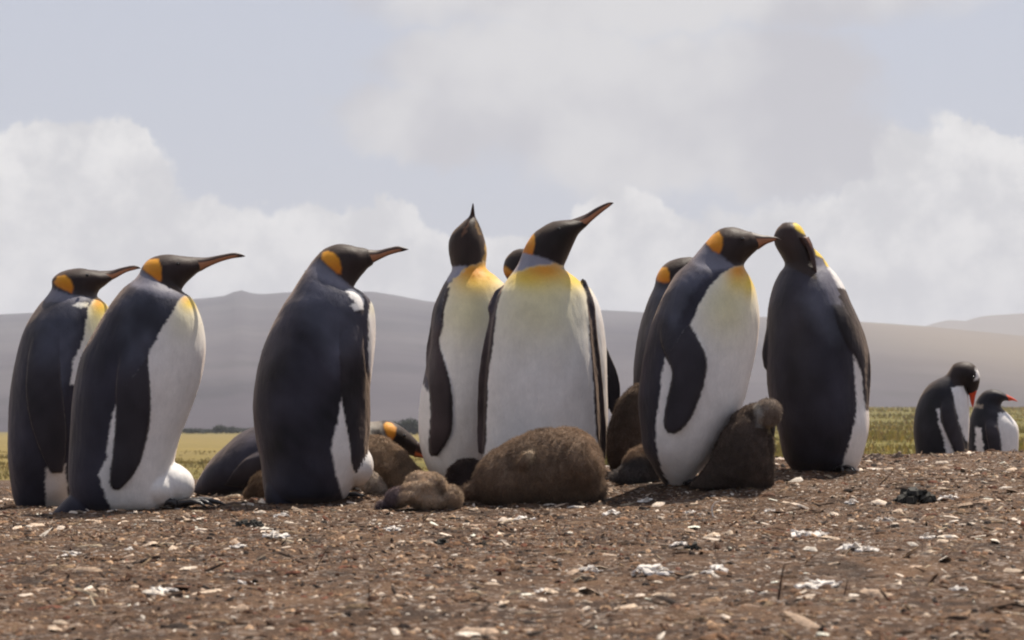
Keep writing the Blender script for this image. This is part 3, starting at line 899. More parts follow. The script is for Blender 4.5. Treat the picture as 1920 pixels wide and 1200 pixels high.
# --- bird hidden behind it
penguin('penguin', 'mostly hidden penguin behind the broad white fronted one, only crown and flipper showing', G_KING, (1040, 900), 8.98,
        [(965, 908, 1090, 908, 55), (950, 865, 1125, 865, 95), (945, 800, 1140, 800, 108), (945, 720, 1139, 720, 112), (950, 650, 1135, 650, 108), (955, 600, 1129, 598, 100), (958, 560, 1116, 556, 86), (956, 533, 1092, 530, 66),
         (944, 512, 1046, 520, 50), (945, 493, 1032, 511, 46), (954, 477, 1030, 502, 42), (968, 467, 1030, 494, 37), (988, 466, 1032, 488, 29), (1006, 471, 1036, 486, 18)],
        [(1000, 470, 1034, 487, 18), (1020, 474, 1032, 484, 9), (1042, 473, 1045, 480, 5), (1056, 475, 1056, 476, .8)],
        polys=[(WHITE, [(1070, 525), (1066, 600), (1060, 900), (1200, 900), (1200, 520)], 3),
               (HEADC, [(935, 500), (940, 455), (1060, 455), (1060, 500), (1000, 520), (952, 505)], 2), (PATCH, [(930, 500), (948, 500), (962, 512), (950, 520), (930, 515)], 2.0)],
        glows=[(1080, 535, 30, 30, YEL, .9)],
        flippers=[([((1112, 630), (1134, 640)), ((1128, 665), (1146, 668)), ((1135, 700), (1160, 700)), ((1138, 735), (1165, 735)), ((1142, 762), (1158, 766)), ((1147, 778), (1151, 780))], 30, 30, 'edge', 7)],
        seed=61, tips=3000, voxel=.0075, eye=(1008, 480, 30), nape_y=500)

# --- half hidden bird left of the pair
penguin('penguin', 'penguin half hidden behind its bent-flippered neighbour, orange ear patch peeping out', G_KING, (1275, 900), 8.95,
        [(1205, 905, 1330, 905, 55), (1192, 855, 1345, 855, 95), (1188, 785, 1362, 785, 106), (1187, 718, 1370, 718, 108), (1190, 672, 1370, 672, 105), (1196, 630, 1365, 630, 99), (1206, 590, 1350, 592, 88), (1217, 560, 1330, 565, 70),
         (1227, 537, 1308, 550, 53), (1231, 518, 1304, 540, 47), (1243, 498, 1305, 530, 44), (1264, 486, 1311, 520, 38), (1290, 482, 1320, 512, 28), (1310, 486, 1328, 506, 17)],
        [(1302, 485, 1326, 506, 17), (1328, 490, 1334, 502, 9), (1352, 489, 1354, 496, 5), (1375, 490, 1375, 491, .8)],
        polys=[(SLATE, [(1225, 540), (1262, 540), (1250, 640), (1215, 640)], 10), (WHITE, [(1308, 560), (1300, 620), (1290, 900), (1400, 900), (1400, 560)], 3),
               (HEADC, [(1235, 520), (1240, 480), (1340, 470), (1340, 520), (1305, 548), (1254, 530)], 1.6), (PATCH, [(1230, 512), (1238, 501), (1249, 500.5), (1256, 512), (1255, 528), (1246, 531), (1231, 525)], 1.6)],
        glows=[(1315, 575, 25, 25, YEL, .9)],
        flippers=[([((1215, 620), (1255, 620)), ((1208, 700), (1262, 700)), ((1210, 780), (1262, 780)), ((1225, 840), (1245, 840))], 0, 4, 'near')],
        seed=71, tips=4000, voxel=.0070, eye=(1290, 497, 32), nape_y=548)

# --- bird with bent flipper touching its partner
penguin('penguin', 'penguin with one flipper bent like an elbow, its beak reaching the neighbour\'s head', G_KING, (1290, 905), 7.95,
        [(1248, 912, 1286, 912, 22), (1230, 886, 1310, 888, 58), (1208, 845, 1340, 852, 92), (1202, 800, 1366, 805, 110), (1199, 753, 1391, 760, 115), (1202, 709, 1404, 715, 117), (1207, 665, 1414, 672, 116), (1217, 621, 1421, 630, 112),
         (1230, 585, 1423, 590, 105), (1246, 548, 1417, 548, 92), (1266, 515, 1406, 520, 75), (1290, 494, 1396, 502, 58), (1310, 471, 1395, 496, 51), (1327, 450, 1398, 491, 49), (1348, 431, 1403, 485, 45), (1372, 426, 1410, 478, 38),
         (1395, 431, 1419, 470, 26), (1414, 437, 1427, 464, 16)],
        [(1406, 434, 1422, 468, 16), (1426, 440, 1437, 458, 10), (1441, 442, 1447, 454, 6.5), (1455, 444.5, 1457, 450, 3.5), (1464, 449, 1464.5, 450, 1)],
        polys=[(SLATE, [(1240, 585), (1256, 540), (1290, 505), (1345, 508), (1322, 535), (1296, 575), (1265, 620)], 10), (NAPE, [(1296, 490), (1318, 458), (1347, 478), (1380, 499), (1356, 508), (1310, 508)], 4),
               (DARK, [(1356, 508), (1330, 535), (1305, 572), (1288, 612), (1272, 610), (1290, 560), (1320, 524)], 5),
               (WHITE, [(1380, 499), (1354, 513), (1328, 541), (1311, 572), (1302, 594), (1289, 611), (1268, 645), (1246, 672), (1240, 709), (1236, 753), (1229, 797), (1229, 833), (1239, 872), (1257, 915), (1262, 930), (1470, 930), (1470, 480), (1396, 496)], 1.6),
               (HEADC, [(1330, 445), (1345, 425), (1380, 415), (1440, 430), (1440, 465), (1400, 497), (1380, 500), (1353, 479), (1340, 470)], 1.5),
               (PATCH, [(1323, 455), (1335, 440), (1348, 435), (1355, 446), (1354, 466), (1348, 477), (1337, 471)], 1.7)],
        glows=[(1385, 507, 24, 19, ORG, 1.0), (1406, 525, 14, 36, YEL, 1.0), (1385, 525, 30, 30, YEL, .8), (1365, 575, 65, 70, CREAM, .85)],
        flippers=[([((1228, 600), (1280, 590)), ((1236, 632), (1300, 622)), ((1246, 664), (1320, 658)), ((1259, 690), (1325, 684)), ((1260, 712), (1321, 712)), ((1253, 742), (1311, 745)), ((1247, 772), (1299, 774)), ((1245, 797), (1283, 799)), ((1251, 811), (1264, 813))], 1, 9, 'near', 6.5),
                  ([((1250, 640), (1310, 640)), ((1248, 720), (1315, 720)), ((1252, 780), (1290, 780))], 0, 6, 'far')],
        extra=[('l', [(1225, 870, 1262, 880, 25), (1238, 896, 1272, 905, 18), (1250, 912, 1280, 914, 8)], 3)],
        feet=[(1285, 908, 0, -25, .9), (1295, 906, 10, 25, .9)], eye=(1392, 451, 38), seed=81, nape_y=500)

# --- bird from behind, preening
penguin('penguin', 'penguin seen from behind, head twisted round with beak tucked down at its right shoulder', G_KING, (1540, 880), 8.45,
        [(1492, 888, 1598, 888, 42), (1470, 858, 1616, 862, 82), (1458, 805, 1629, 808, 105), (1443, 745, 1629, 752, 113), (1438, 695, 1629, 698, 115), (1436, 650, 1627, 652, 113), (1437, 610, 1614, 608, 108), (1441, 572, 1598, 572, 98),
         (1449, 540, 1584, 540, 85), (1461, 514, 1569, 515, 67), (1472, 497, 1556, 500, 52), (1466, 481, 1541, 479, 45), (1456, 463, 1524, 462, 41), (1452, 446, 1512, 444, 38), (1458, 431, 1503, 428, 31), (1468, 420.5, 1493, 420, 18)],
        [(1496, 448, 1517, 446, 12, -24), (1511, 466, 1524, 463, 7, -36), (1520, 490, 1529, 488, 4.5, -48), (1527, 515, 1532, 514, 3, -56), (1532, 536, 1533, 536, .8, -60)],
        polys=[(SLATE, [(1500, 560), (1540, 520), (1575, 560), (1600, 640), (1560, 640), (1520, 600)], 16),
               (WHITE, [(1601, 665), (1604, 700), (1606, 735), (1608, 766), (1599, 806), (1588, 841), (1579, 872), (1574, 910), (1660, 910), (1660, 665)], 1.6),
               (WHITE, [(1550, 499), (1573, 553), (1600, 606), (1620, 648), (1670, 645), (1600, 500)], 1.5, 0.6),
               (NAPE, [(1524, 482), (1538, 484), (1556, 508), (1575, 545), (1578, 575), (1556, 570), (1545, 545), (1535, 530)], 3),
               (HEADC, [(1445, 410), (1500, 410), (1530, 470), (1524, 485), (1532, 525), (1480, 500), (1460, 500)], 2),
               (YEL, [(1487, 421), (1496, 417), (1508, 428), (1509, 441), (1500, 437), (1491, 430)], 1.5),
               (YEL, [(1527, 465), (1535, 466), (1549, 478), (1560, 500), (1550, 500), (1543, 484), (1531, 478)], 1.5)],
        far='white', nape_y=500,
        flippers=[([((1548, 535), (1585, 545)), ((1560, 570), (1603, 585)), ((1572, 610), (1618, 620)), ((1585, 640), (1627, 650)), ((1602, 665), (1631, 675)), ((1618, 700), (1632, 700)), ((1621, 735), (1631, 735)), ((1624, 768), (1629, 768))], 0, 3, 'near', 6.5),
                  ([((1440, 600), (1452, 600)), ((1432, 640), (1446, 640)), ((1429, 665), (1443, 668)), ((1433, 690), (1444, 692))], 0, 0, 'edge', 9, 3)],
        
        feet=[(1570, 882, -60, -60, .9)], seed=91, plate=(.5, .35), platecol=(0.14, .05, .025))

# --- adult lying down
penguin('penguin', 'adult penguin lying flat behind the dark backed one, head low with bright orange patch', 'penguins resting on the ground', (560, 926), 9.0,
        [(362, 920, 366, 926, 5), (374, 893, 386, 930, 34), (395, 862, 412, 930, 62), (418, 840, 440, 932, 78), (452, 812, 480, 932, 90), (500, 793, 520, 932, 96), (560, 786, 565, 932, 96), (620, 785, 615, 930, 88), (665, 788, 658, 922, 72),
         (697, 791, 692, 890, 52), (712, 789, 712, 862, 40), (728, 788.5, 728, 850, 38), (746, 795, 743, 848, 35), (764, 808, 757, 851, 28), (779, 822, 771, 855, 19), (787, 831, 780, 858, 12)],
        [(782, 826, 776, 857, 13), (797, 841, 792, 859, 8), (812, 855, 809, 866, 5), (826, 868, 825, 872, 2), (830, 873, 829.6, 873.5, .6)],
        polys=[((0.20, 0.17, 0.14), [(690, 785), (716, 790), (730, 826), (720, 840), (700, 822), (670, 812)], 4),
               ((0.05, 0.04, 0.035), [(694, 802), (712, 806), (716, 822), (694, 812)], 2),
               (WHITE, [(440, 925), (700, 905), (700, 940), (440, 950)], 4),
               (HEADC, [(714, 784), (745, 785), (800, 830), (800, 870), (745, 860), (733, 840), (722, 810)], 1.6),
               (PATCH, [(719, 796), (725, 791), (734, 792), (743, 801), (742, 815), (734, 828), (727, 818), (722, 806)], 1.6)],
        flippers=[([((470, 850), (520, 830)), ((440, 880), (490, 880)), ((420, 910), (455, 915))], 1, 6, 'near')],
        seed=101, eye=(757, 817, 28), nape_y=0, tips=6000, plate=(.6, .8), platecol=(0.5, .12, .04))

# --- two smaller penguins at the right
G_GEN = 'smaller red beaked penguins beyond the crest at right'
penguin('penguin', 'smaller penguin with red beak bowing its head, white patch over the eye, far right', G_GEN, (1765, 890), 13.0,
        [(1738, 898, 1800, 898, 20), (1722, 870, 1812, 870, 42), (1714, 825, 1816, 828, 50), (1714, 787, 1817, 790, 52), (1721, 755, 1816, 757, 48), (1736, 727, 1814, 738, 41), (1755, 711.5, 1812, 731, 34), (1771, 704, 1811, 727, 30),
         (1779, 695, 1811, 726, 28), (1789, 682, 1812, 725, 28), (1806, 677, 1813, 725, 28), (1823, 681, 1815, 727, 27), (1834, 693, 1816, 730, 24), (1838, 709, 1816, 734, 19), (1835, 725, 1817, 738, 13), (1831, 734, 1818, 740, 9)],
        [(1833, 729, 1816, 738, 9), (1829, 742, 1818, 745, 6), (1827, 754, 1820, 755, 3.6), (1825, 763, 1823.5, 763.5, .8)],
        polys=[(WHITE, [(1784, 727), (1795, 723), (1807, 724), (1816, 745), (1820, 760), (1820, 800), (1815, 832), (1806, 815), (1798, 795), (1788, 758)], 1.2),
               (WHITE, [(1757, 766), (1763, 768), (1762, 789), (1776, 804), (1787, 820), (1794, 840), (1797, 900), (1778, 900), (1775, 855), (1768, 815), (1760, 795)], 1.2),
               (HEADC, [(1776, 700), (1785, 670), (1845, 670), (1845, 745), (1815, 745), (1806, 724), (1790, 724)], 1.2),
               (WHITE, [(1829, 690), (1836, 694), (1840, 706), (1834, 711), (1827, 714), (1831, 703)], 1.0)],
        flippers=[([((1765, 735), (1786, 740)), ((1765, 770), (1790, 765)), ((1770, 800), (1799, 800)), ((1783, 830), (1809, 835)), ((1795, 860), (1811, 860)), ((1800, 872), (1808, 874))], 0, 4, 'near')],
        seed=111, tips=3000, cat='penguin', beak_cols=[(0.60, 0.06, 0.02)], plate=(.3, .9), platecol=(0.65, .07, .02), voxel=.006, base=(0.017, 0.016, 0.021), eye=(1825, 708, 22))
penguin('penguin', 'smaller penguin at the right edge, crouching close beside the bowing one', G_GEN, (1862, 892), 13.4,
        [(1832, 898, 1895, 898, 20), (1818, 870, 1906, 870, 40), (1814, 830, 1910, 832, 46), (1816, 795, 1908, 800, 44), (1822, 772, 1896, 782, 38), (1828, 757, 1885, 772, 30), (1834, 744, 1878, 764, 25), (1846, 733, 1878, 757, 24),
         (1862, 729, 1882, 752, 22), (1878, 733, 1888, 751, 17), (1888, 740, 1893, 752, 10)],
        [(1884, 738, 1892, 752, 9), (1898, 745, 1898, 751, 5), (1908, 752, 1908, 753, 1)],
        polys=[(WHITE, [(1828, 800), (1838, 803), (1843, 830), (1846, 860), (1846, 900), (1832, 900), (1830, 850)], 1.2), (WHITE, [(1872, 775), (1900, 770), (1930, 800), (1930, 900), (1885, 880), (1870, 820)], 1.5),
               ((0.30, .24, .18), [(1828, 757), (1842, 759), (1842, 766), (1830, 764)], 1.5)],
        flippers=[([((1846, 780), (1866, 782)), ((1848, 815), (1874, 815)), ((1856, 850), (1876, 850)), ((1862, 868), (1870, 868))], 0, 4, 'near')],
        seed=121, tips=2500, beak_cols=[(0.60, 0.06, 0.02)], platecol=(0.65, .07, .02), voxel=.006, base=(0.017, 0.016, 0.021))


# ------------------------------------------------------------------ chicks
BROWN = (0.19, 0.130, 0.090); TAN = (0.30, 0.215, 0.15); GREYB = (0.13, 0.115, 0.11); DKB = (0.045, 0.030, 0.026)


def chick(label, mid, Y, blobs, lofts=(), base=BROWN, tones=(), seed=1, fur=22000, beak=None, voxel=0.0055, smooth_it=6, length=0.013, wrinkle=0.003, feet=(), clumpv=.26, group='brown downy chicks among the adults'):
    fr = Frame(mid[0], Y)
    parts = [ellipsoid(fr, *b_) for b_ in blobs] + [loft(fr, l_, 40, 8) for l_ in lofts]
    me, co = remesh(parts, voxel, smooth_it)
    x, y = project(co)
    N = normals(me, co)
    co = co + N * (wrinkle * fnoise(co, 34, seed, 3) + 0.0022 * fnoise(co, 110, seed + 1, 2))[:, None]
    cols = np.tile(np.array(base), (len(co), 1)) * (1 + 0.22 * fnoise(co, 20, seed + 2, 3)[:, None])
    for c_, poly, sw in tones:
        m_ = np.clip(0.5 + sdist(x, y, poly) / (2 * sw), 0, 1)[:, None]
        cols = cols * (1 - m_) + np.array(c_) * m_
    cols = np.clip(cols, 0.004, 0.8)
    loc = ray(np.array([mid[0]]), np.array([mid[1]]), fr.D, fr.ed)[0]
    loc[2] = float(ground_z(np.array([loc[0]]), np.array([loc[1]]), False)[0])
    root = bpy.data.objects.new('penguin_chick', None); C.objects.link(root); root.location = loc
    tag(root, label, 'chick', group)
    me.vertices.foreach_set('co', (co - loc).astype(np.float32).ravel()); me.update()
    set_cols(me, cols); me.materials.clear(); me.materials.append(M_DOWN); me.name = 'body'
    bo = bpy.data.objects.new('body', me); C.objects.link(bo); bo.parent = root
    s_ = strands('down', co, N, np.clip(cols * 1.35, 0, .8), bo, tuple(loc), fur, length, 0.0016, 0.5, M_FUR, seed + 3, down=0.6, jit=0.5, clump=75, clumpv=clumpv)
    s_.location = (0, 0, 0)
    if beak:
        Pb, fb, _ = loft(fr, beak, 20, 6)
        mesh_obj('beak', Pb, fb, M_BEAK, root, tuple(loc), True, np.tile((0.05, 0.035, 0.03), (len(Pb), 1)))
    for f_ in feet:
        foot(root, fr, *f_)
    return root


chick('big brown chick lying asleep as a round mound before the tall white fronted penguin', (1010, 938), 7.75,
      [(1044, 886, 88, 72, 95, 8, 0), (1062, 878, 69, 76, 108, 14, 0), (1000, 884, 86, 70, 70, 0, -14), (960, 892, 70, 56, 60, -4, -14), (930, 903, 46, 40, 42, 0, -25), (1025, 872, 84, 68, 66, 4, -8), (892, 920, 30, 18, 26, 0, -10), (1082, 868, 47, 60, 112, 6, -20), (985, 862, 22, 10, 14, -66, -50), (1128, 915, 8, 20, 20, 0, 0),
       (993, 860, 9, 17, 10, -50, 25), (1001, 852, 7, 12, 10, -50, -20), (1100, 905, 32, 36, 46, 0, 0)],
      tones=[((.32, .25, .18), [(984, 848), (1000, 842), (1004, 866), (990, 872)], 4)],
      seed=201, fur=40000, wrinkle=.0014, length=.013, voxel=.0060, smooth_it=5, base=(0.180, 0.124, 0.086), clumpv=.12)
chick('small pale brown chick curled up on the ground in the foreground, folds in its down', (785, 955), 7.6,
      [(800, 925, 48, 30, 38, 6, 8), (788, 905, 28, 20, 26, 8, -14), (785, 914, 34, 14, 22, -14, -10), (772, 928, 30, 14, 26, -16, -18), (800, 936, 44, 18, 30, -8, 6), (845, 933, 23, 24, 34, -4, 20), (831, 908, 5, 14, 9, -28, -12), (815, 905, 24, 18, 30, 6, 20), (812, 938, 48, 18, 36, -4, 0),
       (745, 933, 24, 20, 26, 0, -15), (722, 946, 20, 9, 16, 0, -10)],
      base=(0.30, 0.22, 0.155), tones=[((0.11, 0.08, 0.085), [(700, 960), (705, 935), (730, 905), (754, 912), (750, 935), (735, 960)], 6)], seed=202, fur=24000, smooth_it=3, length=.0075, voxel=.0042, wrinkle=.0022)
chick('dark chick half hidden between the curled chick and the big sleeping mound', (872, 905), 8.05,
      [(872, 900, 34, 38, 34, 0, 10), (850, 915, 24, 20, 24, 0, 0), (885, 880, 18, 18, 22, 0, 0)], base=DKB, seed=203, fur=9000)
chick('brown chick lying behind the dark backed penguin, sunlit back sloping down to right', (730, 905), 8.55,
      [(725, 872, 52, 42, 52, 0, 28), (705, 858, 48, 40, 50, 0, 20), (745, 888, 42, 36, 46, 0, 30), (778, 890, 20, 15, 22, 0, 25), (700, 890, 46, 26, 44, 0, 0)],
      base=(0.20, 0.14, 0.095), seed=204, fur=16000)
chick('pale tiny chick head poking out at the foot of the dark backed penguin, right side', (695, 920), 8.3,
      [(695, 905, 24, 20, 22, 0, 30), (712, 915, 14, 12, 16, 0, 20)], base=(0.36, 0.30, 0.25), seed=205, fur=6000, length=.008, voxel=.0045)
chick('small chick poking out left of the dark backed penguin with a sunlit edge', (490, 928), 8.4,
      [(494, 912, 26, 30, 28, 0, 30), (478, 922, 22, 14, 22, 0, -30)], base=(0.15, 0.10, 0.065), seed=206, fur=7000, voxel=.0045)
chick('tall brown chick standing hunched behind the bent flippered penguin on its left', (1187, 880), 8.55,
      [], [[(1160, 892, 1225, 892, 30), (1143, 872, 1236, 872, 46), (1137, 835, 1242, 835, 54), (1143, 795, 1242, 795, 54), (1156, 762, 1238, 765, 48), (1168, 742, 1232, 745, 38), (1180, 728, 1224, 730, 28), (1192, 719, 1214, 719, 14)]],
      base=(0.10, 0.070, 0.052), seed=207, fur=15000)
chick('small grey brown chick lying low at the tail of the bent flippered penguin', (1200, 898), 8.2,
      [(1208, 872, 38, 36, 34, 0, -30), (1196, 888, 40, 24, 30, -8, -10), (1165, 893, 22, 12, 18, -4, 0)], base=GREYB, tones=[(BROWN, [(1160, 870), (1190, 825), (1230, 825), (1230, 856), (1195, 858)], 4)], seed=208, fur=10000, voxel=.0045)
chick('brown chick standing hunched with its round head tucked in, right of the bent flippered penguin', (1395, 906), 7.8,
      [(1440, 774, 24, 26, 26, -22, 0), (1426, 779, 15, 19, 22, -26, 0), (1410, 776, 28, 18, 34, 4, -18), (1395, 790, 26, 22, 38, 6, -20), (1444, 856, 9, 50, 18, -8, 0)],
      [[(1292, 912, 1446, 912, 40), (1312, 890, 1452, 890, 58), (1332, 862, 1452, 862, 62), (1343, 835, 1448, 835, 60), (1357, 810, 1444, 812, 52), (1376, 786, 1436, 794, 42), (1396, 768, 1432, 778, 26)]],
      base=(0.080, 0.058, 0.047), tones=[((0.175, 0.138, 0.113), [(1418, 770), (1424, 754), (1440, 746), (1458, 751), (1467, 770), (1463, 790), (1448, 801), (1428, 800)], 3), ((0.30, 0.275, 0.25), [(1414, 762), (1424, 757), (1431, 776), (1430, 800), (1418, 800)], 4), ((.34, .27, .17), [(1438, 797), (1456, 797), (1452, 812), (1440, 812)], 3)],  # body base darkened, its shade painted in; pale cheek is the chick's own
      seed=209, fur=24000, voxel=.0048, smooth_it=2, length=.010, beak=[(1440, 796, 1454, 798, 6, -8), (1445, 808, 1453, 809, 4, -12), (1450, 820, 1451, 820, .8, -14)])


# ------------------------------------------------------------------ ground litter (nobody could count it)
def chips(name, n, size, palette, label, seed, aspect=(0.5, 1.0), thick=0.28, ymin=2.8, ymax=10.6, tilt=0.25, margin=1.25, sink=0.3, mat=None):
    r = np.random.default_rng(seed)
    y = np.sqrt(r.random(n) * (ymax ** 2 - ymin ** 2) + ymin ** 2)
    x = (r.random(n) * 2 - 1) * margin * 0.235 * y
    # gather the litter into loose patches
    keep = r.random(n) < np.clip(0.6 + 0.5 * fnoise(np.stack([x, y, x * 0], -1), 3.1, seed, 3), 0.12, 1)
    x, y = x[keep], y[keep]; n = len(x)
    z = ground_z(x, y)
    s_ = size * np.minimum(np.exp(r.normal(size=n) * 0.55), 2.3)
    L = s_; Wd = s_ * (aspect[0] + (aspect[1] - aspect[0]) * r.random(n)); H = s_ * thick * (0.5 + r.random(n))
    K = 6 if thick < .1 or thick > .28 else 5
    base = np.linspace(0, 2 * np.pi, K, endpoint=False)
    rad_b = 0.5 * (0.4 + 0.9 * r.random((n, K))); rad_t = rad_b * (0.5 + 0.35 * r.random((n, K)))
    bx_ = np.cos(base) * rad_b * L[:, None]; by_ = np.sin(base) * rad_b * Wd[:, None]
    tx = np.cos(base) * rad_t * L[:, None]; ty = np.sin(base) * rad_t * Wd[:, None]
    bz = np.zeros((n, K)) - H[:, None] * sink; tz = H[:, None] * (0.6 + 0.5 * r.random((n, K)))
    P = np.concatenate([np.stack([bx_, by_, bz], -1), np.stack([tx, ty, tz], -1), np.stack([np.zeros(n), np.zeros(n), H * 1.05], -1)[:, None]], 1)
    th = r.random(n) * 6.283; a = r.normal(size=n) * tilt; b2 = r.normal(size=n) * tilt
    c_, s2 = np.cos(th), np.sin(th)
    X = P[..., 0] * c_[:, None] - P[..., 1] * s2[:, None]; Y2 = P[..., 0] * s2[:, None] + P[..., 1] * c_[:, None]
    Z = P[..., 2] + X * a[:, None] + Y2 * b2[:, None]
    V = np.stack([X + x[:, None], Y2 + y[:, None], Z + z[:, None]], -1).reshape(-1, 3)
    M_ = 2 * K + 1
    f = []
    for k in range(K):
        k2 = (k + 1) % K
        f += [(k, k2, K + k2), (k, K + k2, K + k), (K + k, K + k2, 2 * K)]
    T = (np.arange(n)[:, None, None] * M_ + np.array(f)[None]).reshape(-1, 3)
    pal = np.array([q[0] for q in palette]) * np.array((1.02, 0.95, 0.85)); pr = np.array([q[1] for q in palette], float); pr /= pr.sum()
    cc = pal[r.choice(len(pal), n, p=pr)] * (0.7 + 0.6 * r.random((n, 1)))
    o = mesh_obj(name, V, T, mat or M_LITTER, None, (0, 0, 0), False, np.repeat(np.clip(cc, 0, .85), M_, axis=0))
    return tag(o, label, kind='stuff')


M_LITTER, t, p, o = newmat('litter')
a = t.node('ShaderNodeVertexColor', layer_name='Col')
geo = t.node('ShaderNodeNewGeometry').outputs['Position']
f = t.ss(t.noise(geo, 160, 4, 0.65), 0.25, 0.75, 0.55, 1.35)
vm = t.node('ShaderNodeVectorMath', operation='SCALE'); t.l.new(a.outputs[0], vm.inputs[0]); t.l.new(f, vm.inputs['Scale'])
t.l.new(vm.outputs[0], p.inputs['Base Color']); p.inputs['Roughness'].default_value = 0.85; p.inputs['Specular IOR Level'].default_value = 0.25
b = t.node('ShaderNodeBump'); b.inputs['Distance'].default_value = 0.003; t.l.new(t.noise(geo, 240, 3, 0.6), b.inputs['Height']); t.l.new(b.outputs[0], p.inputs['Normal'])

EARTH = [((0.085, 0.043, 0.026), 6), ((0.150, 0.084, 0.050), 6), ((0.230, 0.138, 0.085), 5), ((0.024, 0.015, 0.012), 5), ((0.38, 0.26, 0.175), 3.0), ((0.15, 0.060, 0.038), 1.6)]
PALE = [((0.66, 0.58, 0.52), 3), ((0.50, 0.41, 0.34), 3), ((0.38, 0.29, 0.23), 3), ((0.74, 0.69, 0.65), 1.6)]
chips('gravel', 52000, 0.0100, EARTH, 'brown grit and crumbs of peat covering the ground', 1, (0.25, 0.8), 0.17, tilt=0.30)
chips('peat_clods', 5200, 0.024, EARTH, 'scattered flat brown flakes of peat', 2, (0.2, 0.6), 0.12, tilt=0.2)
chips('shell_grit', 13000, 0.0085, PALE, 'pale specks of shell, bone and feather in the soil', 3, (0.2, 0.7), 0.14, tilt=.35)
chips('pale_flakes', 2600, 0.032, PALE, 'pale flakes of dried droppings and feather on the soil', 4, (0.2, 0.6), 0.07, tilt=0.22)
chips('straw', 9000, 0.030, [((0.25, 0.18, 0.12), 3), ((0.12, 0.075, 0.05), 4), ((0.06, 0.04, 0.03), 3), ((0.42, 0.35, 0.27), 1)], 'short dead stalks strewn over the soil', 5, (0.05, 0.11), 0.07, tilt=0.3, sink=0.0)

# ------------------------------------------------------------------ larger things on the ground
M_WHITE = plain_mat('white_feather_and_droppings', (0.72, 0.66, 0.60), 0.9, 0.1, 0.18, 60)
M_CLOD = plain_mat('dark_peat', (0.035, 0.032, 0.026), 0.8, 0.3, 0.6, 30)
M_TWIG = plain_mat('dry_stalk', (0.05, 0.026, 0.017), 0.8, 0.2, 0.4, 80)
M_TAN = plain_mat('pale_clod', (0.24, 0.18, 0.14), 0.9, 0.2, 0.5, 50)


def ground_at(px, py):
    """point of the ground seen at a pixel"""
    lo, hi = 2.2, 10.2
    for Y in np.arange(2.2, 10.2, 0.02):
        x, _, z = gz(px, Y, False)
        if HOR - F * (z - EYE) / Y <= py:
            return x, Y, z
    return gz(px, 9.9, False)


def scrap(px, py, wpx, hpx, label, seed, mat=None, name='feather_scrap', cat='feather', group='white scraps of feather and droppings on the soil'):
    """ragged heap of thin torn flakes"""
    r = np.random.default_rng(seed)
    x, y, z = ground_at(px, py)
    k = y / F; Wm, Hm = wpx * k, hpx * k
    lump = mat is not None
    V = []; Fs = []
    n = 26 if not lump else 34
    for i in range(n):
        a = r.random() * 6.283; rr_ = math.sqrt(r.random())
        cx_ = x + math.cos(a) * rr_ * Wm * 0.40; cy_ = y + 0.02 + math.sin(a) * rr_ * Wm * 0.30
        base = float(ground_z(np.array([cx_]), np.array([cy_]))[0])
        top = Hm * (0.10 + (0.75 if lump else 0.5) * (1 - rr_) * r.random())
        L = Wm * (0.17 + 0.22 * r.random()); asp = 0.35 + 0.6 * r.random(); th = r.random() * 6.283
        tx, ty = r.normal() * .28, r.normal() * .28; H = (0.22 if lump else 0.10) * L * (0.6 + r.random())
        K = 9; b = len(V)
        rad_ = 0.5 * (0.55 + 0.75 * r.random(K))
        for layer, sc in ((0, 1.0), (1, 0.82)):
            for q in range(K):
                ang_ = 2 * math.pi * q / K
                ux, uy = math.cos(ang_) * rad_[q] * L * sc, math.sin(ang_) * rad_[q] * L * asp * sc
                vx, vy = ux * math.cos(th) - uy * math.sin(th), ux * math.sin(th) + uy * math.cos(th)
                V.append((cx_ + vx, cy_ + vy, base + top + vx * tx + vy * ty + layer * H * (0.7 + .6 * r.random())))
        V.append((cx_, cy_, base + top + H * 1.1))
        for q in range(K):
            q2 = (q + 1) % K
            Fs += [(b + q, b + q2, b + K + q2, b + K + q), (b + K + q, b + K + q2, b + 2 * K)]
        Fs.append(tuple(b + q for q in range(K))[::-1])
        # a root that keeps the flake resting on the soil
    loc = (x, y, z)
    o = mesh_obj(name, V, Fs, mat or M_WHITE, None, loc, False)
    return tag(o, label, cat, group)


